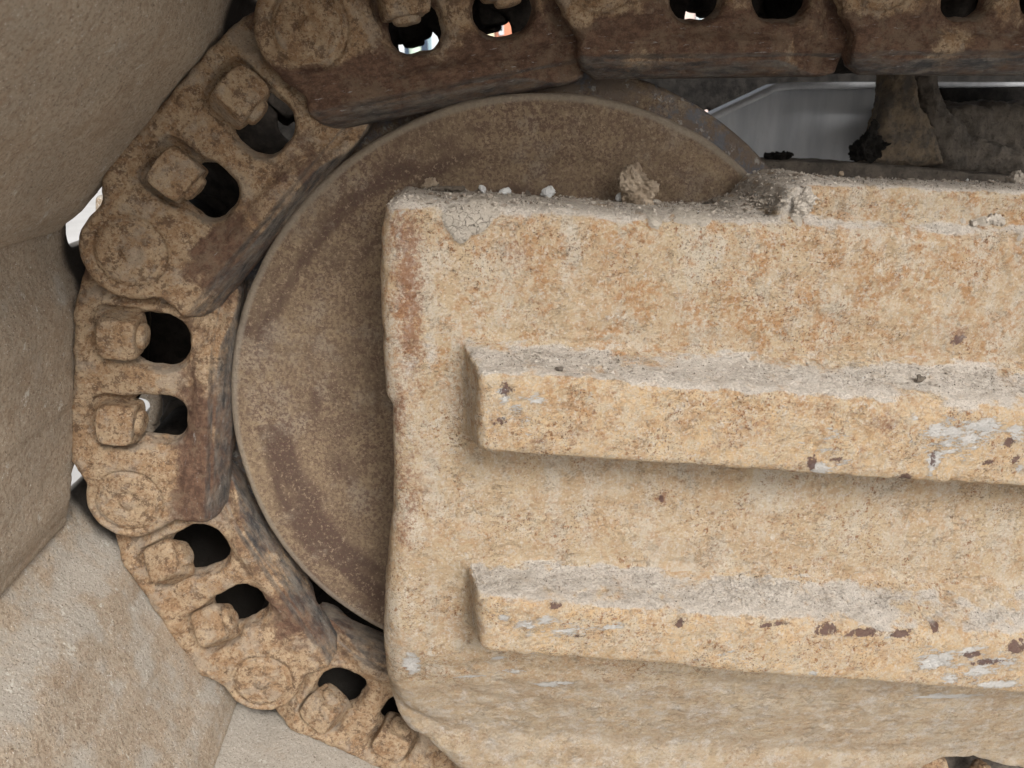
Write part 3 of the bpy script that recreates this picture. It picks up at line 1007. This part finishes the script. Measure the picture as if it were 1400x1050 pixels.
    chip = blobs(P2, spots([(690, 545, 12, 20, .9), (690, 575, 22, 12, .8), (685, 535, 10, 8, 1), (1120, 640, 26, 12, 1), (1150, 632, 20, 8, .9), (1290, 590, 50, 26, .95), (1275, 630, 14, 24, 1), (1340, 585, 50, 18, 1),
                            (1250, 570, 16, 12, .8), (1180, 615, 10, 5, .8), (1390, 590, 30, 22, .9), (1395, 640, 20, 15, .8),
                            (740, 850, 40, 16, .95), (690, 845, 14, 9, .9), (830, 858, 46, 9, .9), (700, 900, 50, 9, .9), (1280, 900, 50, 26, .95), (1330, 890, 40, 12, .9), (1300, 925, 26, 20, .9), (1110, 920, 14, 9, 1), (1215, 870, 16, 6, .9),
                            (1370, 935, 60, 10, 1), (1000, 860, 120, 30, .45), (1150, 560, 200, 40, .3)], YR)) * front
    chip = np.maximum(chip, blobs(P2, spots([(563, 912, 18, 30, 1.1), (760, 945, 60, 10, 1), (700, 925, 50, 8, .9), (640, 935, 40, 6, .9), (680, 900, 26, 6, .9), (620, 905, 20, 5, .7), (820, 960, 60, 8, .6), (1300, 955, 90, 10, 1), (850, 400, 200, 100, .18), (1150, 400, 200, 120, .2), (640, 420, 20, 16, .5), (900, 350, 200, 60, .2),
                                             (610, 360, 30, 30, .35), (1250, 690, 30, 30, .2), (600, 560, 40, 80, .2), (570, 690, 12, 20, .6)], YF)) * (~front))
    flake = blobs(P2, spots([(692, 532, 12, 12, .9), (1110, 632, 12, 14, 1), (1145, 628, 20, 8, .8), (1238, 652, 18, 9, 1), (1275, 625, 10, 20, .8), (1380, 605, 12, 14, .9), (1350, 632, 16, 8, .8), (1390, 628, 14, 10, .8), (685, 575, 30, 10, .7),
                             (930, 853, 9, 12, 1), (760, 830, 14, 6, .9), (1055, 855, 40, 5, .9), (1130, 862, 26, 12, 1), (1180, 866, 40, 9, 1), (1230, 868, 26, 8, 1), (1285, 862, 12, 10, 1), (1330, 895, 26, 10, .9), (1350, 905, 40, 8, 1), (1390, 885, 26, 16, 1), (790, 870, 30, 5, .7), (1000, 856, 60, 4, .6)], YR)) * front
    flake = np.maximum(flake, blobs(P2, spots([(905, 683, 7, 9, 1), (1310, 465, 14, 10, 1), (1250, 480, 30, 4, .4), (560, 400, 20, 60, .35), (1120, 478, 10, 8, .6)], YF)) * (~front))
    paint = np.where(front, 0.9, 0.12)
    bank = blobs(P2, spots([(1050, 268, 26, 14, 1.3), (1070, 262, 14, 22, 1.1), (1078, 280, 10, 16, .8)], -0.06)) * (V[:, 1] > -0.09)
    dust = np.maximum(dust, np.clip(bank, 0, 1))
    grey = np.maximum(grey, np.clip(bank - .55, 0, .38))
    crack = mud * blobs(P2, spots([(640, 300, 40, 34, 1.6)], YF))
    bloom = np.clip(sstep(V[:, 2], W(800, 640, YF)[2], W(800, 430, YF)[2]) * .9 + fbm(V, .1, 3, 33) * .5, 0, 1)
    lowa = sstep(W(800, 930, YF)[2] - V[:, 2], -.004, .012) * (~front)
    chip = np.maximum(chip, blobs(P2, spots([(1310, 600, 110, 50, .82), (1130, 600, 90, 50, .62), (1340, 910, 90, 40, .82), (720, 560, 60, 60, .68), (760, 860, 90, 30, .72), (1000, 900, 160, 40, .55)], YR)) * front)
    sl_ = (V[:, 1] - YR) / (YF - YR)
    gband = sstep(sl_, .15, .4) * (1 - sstep(sl_, .8, 1.0)) * sstep(NS[:, 2], .3, .6)
    at = dict(gband=gband, crack=crack, bloom=bloom, low=lowa, dust=dust, grey=grey, rust=rust, chip=chip, flake=flake, paint=paint)
    V = V - org
    isr = (ribm[Q] > 0.5).all(1)
    ctr = V[Q].mean(1) + org
    upper = isr & (ctr[:, 2] > W(800, 700, YF)[2])
    lower_ = isr & ~upper
    for nm, msk in (('housing', ~isr), ('rib', upper), ('rib', lower_)):
        q = Q[msk]
        ids, inv = np.unique(q, return_inverse=True)
        me = mesh_np(nm, V[ids], inv.reshape(q.shape), M_FRAME, {k: v_[ids] for k, v_ in at.items()}, NS[ids])
        o = link_obj(nm, me, t)
        if nm == 'rib':
            o['label'] = 'upper raised rib with dusty top ledge' if msk is upper else 'lower raised rib with flaked paint along its top edge'
    return f


frame()

# ------------------------------------------------------------------ loose stones, soil and grit on the beam
from mathutils.bvhtree import BVHTree
bpy.context.view_layer.update()
_bv = []
for _o in bpy.data.objects:
    if _o.type == 'MESH' and _o.parent and _o.parent.name.startswith('undercarriage_beam'):
        _mw = _o.matrix_world
        _bv.append((_o, BVHTree.FromPolygons([_mw @ v.co for v in _o.data.vertices], [tuple(p.vertices) for p in _o.data.polygons])))


def hit(px, py):
    """where the sight line through a photo point meets the beam"""
    for dy in range(0, 60, 2):
        d = W(px, py + dy, 0.3) - CAM
        d /= np.linalg.norm(d)
        best = None
        for o, b in _bv:
            h = b.ray_cast(Vector(CAM), Vector(d))
            if h[0] is not None and (best is None or h[3] < best[1]):
                best = (h[0], h[3])
        if best:
            return np.array(best[0])
    return None


def rock_mesh(name, size, seed, mat, vox=None, rough=0.30, facets=12):
    """angular lump: an ellipsoid cut by random planes and roughened; size in mm (x, y, z half extents)"""
    rs = np.random.RandomState(seed)
    sx, sy, sz = size
    pl = []
    for _ in range(facets):
        n = rs.normal(size=3)
        n /= np.linalg.norm(n)
        pl.append((n, rs.uniform(0.5, 0.85)))

    def f(x, y, z):
        a, b, c = x / sx, y / sy, z / sz
        d = np.sqrt(a * a + b * b + c * c) - 1
        for n, h in pl:
            d = np.maximum(d, a * n[0] + b * n[1] + c * n[2] - h)
        return d * min(size)
    m_ = max(size) * 1.1
    vox = vox or max(0.45, m_ / 24)
    V, Q = surface_nets(f, (-sx * 1.1, -sy * 1.1, -sz * 1.1), (sx * 1.1, sy * 1.1, sz * 1.1), vox)
    N = vnormals(V, Q)
    P = V / 1000
    r = min(size) / 1000
    V = V + N * ((fbm(P, r * .9, 5, seed, 0.7) * rough * min(size) * 2.4))[:, None]
    return mesh_np(name, V / 1000., Q, mat)


def put(name, px, py, size, seed, mat, label, cat, group=None, rough=0.30, facets=12, lift=0.75, part=None):
    p = hit(px, py)
    o = link_obj(name, rock_mesh(name, size, seed, mat, rough=rough, facets=facets), None, (p[0], p[1], p[2] + size[2] * lift / 1000.))
    return tag(o, label, cat, group)


G = 'loose stones lying on the beam'
put('stone', 660, 256, (4.2, 4, 4.2), 1, M_WHITE, 'small pale stone left of the two others, beside the dark flaky soil strip', 'stone', G)
put('stone', 690, 264, (5.2, 4, 3.4), 2, M_WHITE, 'low pale stone in the middle of the three on the beam edge', 'stone', G)
put('stone', 748, 262, (6.5, 5, 5.8), 3, M_WHITE, 'knobbly pale stone, right of the three on the beam edge', 'stone', G, rough=.5)
put('stone', 722, 262, (2.8, 2.5, 2.6), 4, M_STONE, 'tiny brown stone just left of the knobbly pale one', 'stone', G)
put('stone', 851, 268, (6, 4, 4.4), 5, M_WHITE, 'sharp white stone chip leaning at the foot of the brown soil clod', 'stone', G, rough=.12)
put('stone', 878, 268, (5.5, 4, 3), 6, M_CLOD, 'small brown crumb in front of the big soil clod', 'stone', G)
put('stone', 894, 272, (9, 4, 2), 7, M_MUDG, 'thin grey mud flake right of the big soil clod', 'stone', G)
put('stone', 978, 277, (2.8, 2.2, 2.3), 8, M_STONE, 'small dark stone alone on the beam edge left of the step', 'stone', G)
put('stone', 965, 279, (1.8, 1.5, 1.4), 9, M_STONE, 'tiniest dark stone left of the small dark one near the step', 'stone', G)
put('stone', 1150, 240, (2.6, 2.2, 3), 10, M_CLOD, 'tiny brown stone on the raised step of the beam', 'stone', G)
put('stone', 1322, 246, (1.8, 1.5, 1.5), 11, M_WHITE, 'tiny white stone on the raised step of the beam', 'stone', G)
put('stone', 831, 510, (5.5, 3, 3), 12, M_STONE, 'small dark flat stone on the left part of the upper rib ledge', 'stone', G) if False else None
put('stone', 765, 507, (4.2, 3, 2.2), 12, M_STONE, 'small dark flat stone on the upper rib ledge', 'stone', G)
put('stone', 1258, 522, (4.8, 3.5, 3.6), 13, M_STONE, 'round brown stone stuck in the dust of the upper rib ledge', 'stone', G)
c = put('soil_clod', 869, 264, (16.5, 11, 15.5), 20, M_CLOD, 'big rough brown soil clod standing on the top edge of the beam', 'soil clod', None, rough=.55, facets=8, lift=.85)
put('soil_strip', 608, 256, (17, 5, 3), 21, M_STONE, 'dark flaky strip of dried soil at the left end of the beam top', 'soil strip', None, rough=.7)
put('soil_strip', 588, 254, (8, 4, 4.2), 26, M_CLOD, 'low brown crumb at the outer end of the dark soil strip', 'soil crumb', None, rough=.7)
put('mud_lump', 1093, 281, (11.5, 7, 10.5), 22, M_MUDG, 'crumbly grey mud lump in the corner where the beam steps up', 'mud lump', 'mud lumps on the beam', rough=.8, lift=.2)
put('mud_lump', 1358, 305, (10, 4, 5), 23, M_MUDG, 'grey mud lump under the step near the right edge', 'mud lump', 'mud lumps on the beam', rough=.8, lift=.0)
put('mud_lump', 1390, 240, (11, 6, 6), 24, M_MUDG, 'brownish mud lump on top of the step at the right edge', 'mud lump', 'mud lumps on the beam', rough=.8, lift=.3)
put('mud_lump', 1330, 307, (5, 3, 4), 27, M_MUDG, 'smaller grey mud lump left of the one under the step', 'mud lump', 'mud lumps on the beam', rough=.8, lift=.0)
put('mud_lump', 1240, 300, (3, 2.4, 2.6), 28, M_MUDG, 'tiny grey mud lump under the step, middle of its length', 'mud lump', 'mud lumps on the beam', rough=.8, lift=.0) if False else None
# splinter leaning on the clod
_p = hit(866, 272)
_s = link_obj('wood_splinter', rock_mesh('wood_splinter', (1.2, 1.0, 6.0), 31, mat_plain('dry_wood', (0.52, 0.38, 0.24), .8), vox=.4, rough=.15), None, (_p[0], _p[1] - .002, _p[2] + .005), (0, math.radians(28), 0))
tag(_s, 'short pale wood splinter leaning between the white chip and the soil clod', 'splinter')
def grit(name, count, smin_, smax_, mat, seed, label):
    rs = np.random.RandomState(seed)
    pts = []
    for o, b in _bv:
        me = o.data
        V = np.empty(len(me.vertices) * 3, np.float32)
        me.vertices.foreach_get('co', V)
        V = V.reshape(-1, 3)
        du = np.empty(len(V), np.float32)
        me.attributes['dust'].data.foreach_get('value', du)
        N = np.empty(len(V) * 3, np.float32)
        me.vertices.foreach_get('normal', N)
        N = N.reshape(-1, 3)
        P = V + np.array(o.matrix_world.translation)
        m_ = (du > .55) & (N[:, 2] > .45) & (P[:, 0] < .5)
        m_ &= fbm(P, .03, 3, seed) > rs.uniform(-.3, .35, len(P)) * 1.0
        onrib = P[:, 1] < YF + .002
        m_ &= (~onrib) | ((P[:, 1] > YR + .012) & (rs.rand(len(P)) < .9) & (P[:, 1] < YF - .004)) | (rs.rand(len(P)) < .06)
        pts.append(P[m_])
    P = np.concatenate(pts)
    P = P[rs.randint(0, len(P), count)] + rs.normal(scale=.0006, size=(count, 3))
    base = np.array([(1, 0, 0), (-1, 0, 0), (0, 1, 0), (0, -1, 0), (0, 0, 1), (0, 0, -1)], float)
    tri = np.array([(0, 2, 4), (2, 1, 4), (1, 3, 4), (3, 0, 4), (2, 0, 5), (1, 2, 5), (3, 1, 5), (0, 3, 5)])
    s = rs.uniform(0, 1, count) ** 3 * (smax_ - smin_) + smin_
    R_ = rs.normal(size=(count, 6, 3)) * .25
    V = (base[None] + R_) * s[:, None, None] / 1000. * rs.uniform(.6, 1.3, (count, 1, 3)) + P[:, None]
    Q = (tri[None] + (np.arange(count) * 6)[:, None, None]).reshape(-1, 3)
    me = mesh_np(name, V.reshape(-1, 3), Q, mat)
    me.polygons.foreach_set('use_smooth', np.zeros(len(Q), bool))
    tag(link_obj(name, me), label, 'grit', None, 'stuff')


grit('dark_grit', 7000, .18, .7, M_STONE, 3, 'dark grit scattered over the dusty ledges of the beam')
grit('pale_grit', 11000, .25, 1.3, M_MUDG, 5, 'pale grit scattered over the dusty ledges of the beam')
grit('white_grit', 900, .2, 0.7, M_WHITE, 6, 'white grains scattered over the dusty ledges of the beam')

def crumbs():
    rs = np.random.RandomState(12)
    VV, QQ, n0 = [], [], 0
    for k in range(380):
        r_ = rs.rand()
        if r_ < .55:
            px_, py_ = rs.uniform(575, 1060), rs.uniform(262, 284)
        elif r_ < .85:
            px_, py_ = rs.normal(1056, 20), rs.normal(276, 7)
        else:
            px_, py_ = rs.uniform(1080, 1400), rs.uniform(238, 248)
        if abs(px_ - 880) < 60 and rs.rand() < .5:
            px_ = 880 + (px_ - 880) * .5
        h = hit(px_, py_)
        if h is None:
            continue
        s_ = rs.uniform(.5, 1) ** 3 * 2.6 / 1000
        b = rs.normal(size=(10, 3))
        b /= np.linalg.norm(b, axis=1)[:, None]
        import bmesh
        bm = bmesh.new()
        for p_ in b:
            bm.verts.new(p_ * s_ * np.array([1.3, 1, .8]) * rs.uniform(.7, 1.1))
        bmesh.ops.convex_hull(bm, input=bm.verts)
        bm.verts.index_update()
        vs = np.array([v.co for v in bm.verts])
        fs = np.array([[v.index for v in f.verts] for f in bm.faces if len(f.verts) == 3])
        bm.free()
        VV.append(vs + h + np.array([0, 0, s_ * .4]))
        QQ.append(fs + n0)
        n0 += len(vs)
    me = mesh_np('soil_crumbs', np.concatenate(VV), np.concatenate(QQ), M_CRUMB)
    me.polygons.foreach_set('use_smooth', np.zeros(len(me.polygons), bool))
    tag(link_obj('soil_crumbs', me), 'brown and grey soil crumbs along the top edge of the beam', 'crumbs', None, 'stuff')


M_CRUMB = mat_mud('mixed_crumbs', (0.16, 0.125, 0.095), (0.42, 0.37, 0.31))
crumbs()

# ------------------------------------------------------------------ what shows behind the beam, upper right


def prism(name, px_pts, Y, depth, mat, vox=3.0, rnd=0.003, amp=0.001, wave=.03, seed=1, org=None, fn=None):
    """solid cut to a polygon (measured on plane Y), with rounded and roughened surface"""
    poly = np.array([W2(x, y, Y) for x, y in px_pts])
    lo = (poly[:, 0].min() - .01, Y - .01, poly[:, 1].min() - .01)
    hi = (poly[:, 0].max() + .01, Y + depth + .01, poly[:, 1].max() + .01)

    def f(x, y, z):
        d = smax(sd_poly(x, z, poly), np.abs(y - Y - depth / 2) - depth / 2, rnd)
        if fn:
            d = fn(d, x, y, z)
        return d
    V, Q = surface_nets(f, lo, hi, vox / 1000.)
    N = vnormals(V, Q)
    if amp:
        V = V + N * (fbm(V, wave, 5, seed, .6) * amp)[:, None]
    org = poly.mean(0) if org is None else org
    o = np.array([org[0], Y, org[1]])
    return mesh_np(name, V - o, Q, mat), o


M_SHEET = NT('grey_galvanised_sheet')
_c = M_SHEET.mix(M_SHEET.ramp(M_SHEET.noise(14, 5, .6, stretch=(2.5, 1, .5)), .3, .7), (0.55, 0.57, 0.60), (0.72, 0.735, 0.76))
_c = M_SHEET.mix(M_SHEET.math('MULTIPLY', M_SHEET.ramp(M_SHEET.noise(90, 5, .7, off=3), .56, .7), .35), _c, (0.6, 0.6, 0.6))
M_SHEET = M_SHEET.out(_c, .6, M_SHEET.bump(M_SHEET.noise(50, 4, .6), .001, .5), 0.1)
M_DARK = mat_mud('dark_greasy_casting', (0.09, 0.078, 0.066), (0.16, 0.135, 0.11), sp=(0.02, 0.017, 0.015), rough=.8)
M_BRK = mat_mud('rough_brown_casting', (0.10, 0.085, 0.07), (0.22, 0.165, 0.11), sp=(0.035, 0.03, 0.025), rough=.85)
M_RUSTD = mat_mud('dark_rusty_bar', (0.10, 0.07, 0.05), (0.15, 0.105, 0.075), sp=(0.04, 0.03, 0.025), rough=.85)

YS = 0.36
t = empty('sheet_metal_guard', tuple(W(1100, 240, YS)))
tag(t, 'smooth grey sheet metal guard with a pale folded top edge, behind the beam', 'metal guard')


def as_child(me, o, parent, name):
    c_ = link_obj(name, me, parent)
    c_.location = Vector(o) - parent.location
    return c_


me, o = prism('panel', [(840, 250), (905, 192), (975, 160), (1062, 122), (1240, 120), (1480, 120), (1480, 250)], YS, .004, M_SHEET, 4, .001, .0)
as_child(me, o, t, 'panel')
M_EDGE = mat_plain('pale_sheet_edge', (0.62, 0.63, 0.65), .5, .15, 40)
me, o = prism('folded_edge', [(900, 192), (975, 155), (1062, 114), (1100, 112), (1480, 112), (1480, 120), (1100, 121), (1064, 124), (978, 165), (905, 200)], YS - .03, .034, M_EDGE, 2.5, .002, .0006)
as_child(me, o, t, 'folded_edge')

YB = 0.12
me, o = prism('ledge_bar', [(1000, 219), (1150, 221), (1300, 233), (1460, 247), (1460, 300), (1000, 300)], YB, .06, M_DARK, 2.2, .004, .003, .02, 5)
tag(link_obj('ledge_bar', me, None, o), 'dark rusty bar running level behind the raised step of the beam', 'bar')
YC = 0.17


def cast_fn(d, x, y, z):
    return d


t = tag(empty('cast_bracket', tuple(W(1240, 225, YC))), 'rough brown cast bracket with a black greasy flank, behind the step of the beam', 'bracket')
me, o = prism('upright', [(1222, 60), (1250, 60), (1256, 112), (1262, 140), (1285, 180), (1296, 226), (1188, 226), (1202, 190), (1212, 140)], YC, .035, M_BRK, 1.6, .012, .007, .011, 9)
as_child(me, o, t, 'upright')
me, o = prism('flank', [(1240, 60), (1282, 60), (1290, 112), (1304, 150), (1336, 182), (1400, 205), (1440, 240), (1290, 240), (1272, 180)], YC + .006, .05, M_DARK, 1.8, .018, .008, .012, 19)
as_child(me, o, t, 'flank')
me, o = prism('greasy_block', [(1296, 150), (1330, 142), (1360, 142), (1480, 138), (1480, 260), (1280, 238)], YC + .035, .16, M_DARK, 3, .014, .012, .02, 12)
tag(link_obj('greasy_block', me, None, o), 'dark greasy crusted block right of the rough bracket', 'casting')
me, o = prism('gap_shade_sheet', [(1286, 120), (1480, 117), (1480, 200), (1286, 200)], YC + .155, .01, M_OIL_SHADE, 4, .003, .001)  # black sheet added where the gap lies in shade
tag(link_obj('gap_shade_sheet', me, None, o), 'added black sheet for the shade in the gap above the greasy block', 'plate')


def lump(name, px, py, Y, size, seed, mat, label, cat, spike=False):
    p = W(px, py, Y)
    o_ = link_obj(name, rock_mesh(name, size, seed, mat, vox=1.1, rough=.8), None, (p[0], p[1], p[2] + size[2] * .6 / 1000))
    return tag(o_, label, cat)


lump('oily_mud_lump', 1183, 219, YB + .012, (27, 12, 15), 41, M_OIL_SHADE, 'black oily mud lump with a raised tip, left of the rough bracket', 'mud lump')
lump('oily_mud_cake', 1068, 217, YB + .02, (16, 12, 5), 43, M_OIL_SHADE, 'thin black mud cake where the disc meets the ledge bar', 'mud cake')
_m = lump('oily_mud_tip', 1190, 196, YB + .012, (5, 4, 16), 44, M_OIL_SHADE, 'upright black mud tip rising from the black lump', 'mud lump')

# dark machine body behind, with slots that let the street show
YD = 0.85
poly = [(225, 92), (1500, 92), (1500, 420), (225, 420)]


def slots(d, x, y, z):
    for (px_, py_, hx, hz) in ((1003, 120, .0022, .009), (968, 153, .007, .005), (985, 151, .010, .003)):
        p = W(px_, py_, YD)
        d = np.maximum(d, -sd_rbox2(x, z, p[0], p[2], hx, hz, .002))
    return d


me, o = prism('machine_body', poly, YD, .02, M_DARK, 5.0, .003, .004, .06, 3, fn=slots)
me.materials[0] = M_OIL_SHADE
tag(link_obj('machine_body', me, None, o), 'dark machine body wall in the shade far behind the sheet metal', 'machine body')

def gap_fn(d, x, y, z):
    p = W(304, 758, .50)
    q = W(211, 562, .50)
    d = np.maximum(d, -sd_rbox2(x, z, p[0], p[2], .02, .018, .003))
    return np.maximum(d, -sd_rbox2(x, z, q[0], q[2], .025, .025, .003))


me, o = prism('window_shade_sheet', [(120, 330), (1500, 330), (1500, 1000), (120, 1000)], .50, .02, M_OIL_SHADE, 6.0, .003, .004, .06, 4, fn=gap_fn)  # black sheet added to keep the lower link windows dark
tag(link_obj('window_shade_sheet', me, None, o), 'added black sheet for the shade seen through the windows of the lower links', 'inner plate')

# ------------------------------------------------------------------ street far behind, out of focus in the link windows


def boxm(name, c0, c1, mat, parent=None):
    x0, y0, z0 = c0
    x1, y1, z1 = c1
    V = np.array([(x, y, z) for x in (x0, x1) for y in (y0, y1) for z in (z0, z1)], float)
    Q = np.array([(0, 1, 3, 2), (4, 6, 7, 5), (0, 4, 5, 1), (2, 3, 7, 6), (0, 2, 6, 4), (1, 5, 7, 3)])
    me = mesh_np(name, V, Q, mat)
    me.polygons.foreach_set('use_smooth', np.zeros(6, bool))
    return link_obj(name, me, parent)


M_BRICK = mat_plain('orange_brick', (0.50, 0.20, 0.12), .85, .12, 3)
M_GLASS = mat_plain('dark_window_glass', (0.04, 0.05, 0.06), .2, .1, 2)
M_PALE = mat_plain('pale_render', (0.55, 0.60, 0.62), .85, .08, 1)
M_BLUE = mat_plain('blue_grey_panel', (0.22, 0.33, 0.38), .7, .1, 1)
M_NAVY = mat_plain('dark_blue_paint', (0.03, 0.05, 0.08), .6, .1, 1)
GZ = -0.475
YT = 14.0


def facade(name, px0, px1, pytop, Y, dep, mat, label, wins, wmat, cat='building'):
    a, b = W(px0, pytop, Y), W(px1, pytop, Y)
    t_ = empty(name, ((a[0] + b[0]) / 2, Y, GZ))
    tag(t_, label, cat)
    boxm('wall', (a[0] - t_.location.x, 0, 0), (b[0] - t_.location.x, dep, a[2] - GZ), mat, t_)
    for (wx0, wx1, wy0, wy1) in wins:
        p, q = W(wx0, wy1, Y), W(wx1, wy0, Y)
        f_ = boxm('window', (p[0] - t_.location.x, -.05, p[2] - GZ), (q[0] - t_.location.x, -.002, q[2] - GZ), M_PALE, t_)
        m_ = .06
        boxm('pane', (p[0] - t_.location.x + m_, -.06, p[2] - GZ + m_), (q[0] - t_.location.x - m_, -.052, q[2] - GZ - m_), wmat, f_)
    return t_


facade('brick_building', 678, 800, -40, YT, 5, M_BRICK, 'orange brick building seen blurred through the right window of the slanting link', [(682, 688, 15, 48), (702, 710, 22, 60), (726, 734, 22, 60)], M_GLASS)
facade('pale_building', 500, 676, -60, YT + 2, 5, M_PALE, 'pale building with blue-grey panels seen blurred through the slanting link', [(520, 536, 0, 90), (582, 592, 0, 90), (640, 648, 20, 90)], M_BLUE)
facade('pale_building', 802, 1250, 2, YT + 3, 6, mat_plain('pink_render', (0.56, 0.46, 0.42), .85, .1, 1), 'low pinkish building seen blurred through the level link window', [(950, 962, 8, 40), (972, 984, 8, 40)], M_BLUE)
facade('equipment_cabinet', 552, 584, 52, 9.0, 1, M_NAVY, 'dark blue cabinet seen blurred through the left window of the slanting link', [], M_GLASS, 'cabinet')


def tank(px, pytop, Y, r, mat, dome, label):
    p = W(px, pytop, Y)
    t_ = tag(empty('storage_tank', (p[0], Y, GZ)), label, 'tank')
    h = p[2] - GZ
    me = cyl_mesh('tank_body', r, 0, h - r * .6, mat, 24)
    me.transform(Matrix.Rotation(math.radians(90), 4, 'X'))
    me.transform(Matrix.Translation((0, 0, 0)))
    o_ = link_obj('tank_body', me, t_)
    a = np.linspace(0, 2 * math.pi, 24, endpoint=False)
    V = np.array([(r * 1.1 * math.cos(e) * math.cos(t__), r * 1.1 * math.cos(e) * math.sin(t__), h - r * .6 + r * .6 * math.sin(e)) for e in np.linspace(0, math.pi / 2 - .02, 7) for t__ in a])
    i = np.arange(7 * 24).reshape(7, 24)
    j = np.roll(i, -1, 1)
    Q = np.stack([i[:-1], j[:-1], j[1:], i[1:]], -1).reshape(-1, 4)
    link_obj('dome', mesh_np('dome', V, Q, dome), t_)


tank(567, 56, 8.0, .06, mat_plain('pale_green_paint', (0.45, 0.55, 0.45), .6, .1, 1), mat_plain('pale_green_cap', (0.5, 0.6, 0.58), .6, .1, 1), 'slim pale green post with rounded cap in front of the dark blue cabinet')
tank(666, 36, 8.0, .07, mat_plain('cream_paint', (0.6, 0.56, 0.38), .6, .1, 1), mat_plain('pink_cap', (0.75, 0.52, 0.50), .6, .1, 1), 'cream post with pink rounded cap in front of the orange brick building')

# ------------------------------------------------------------------ roller in the opening under the beam, lower right
p = W(1345, 1058, -0.02)
t = tag(empty('track_roller', tuple(p)), 'dusty roller end with round bolt head in the opening at the bottom right corner', 'roller')
me = rock_mesh('bolt_head', (15, 14, 15), 61, M_LINK, vox=1.0, rough=.25, facets=4)
link_obj('bolt_head', me, t)
me, o = prism('roller_cap', [(1120, 1040), (1500, 1036), (1500, 1200), (1120, 1200)], 0.0, .05, M_DARK, 3, .02, .006, .03, 63)
as_child(me, o, t, 'roller_cap')
me, o = prism('cap_lug', [(1200, 1030), (1262, 1026), (1300, 1046), (1310, 1090), (1210, 1090)], -.025, .03, M_LINK, 2, .012, .004, .02, 64)
as_child(me, o, t, 'cap_lug')
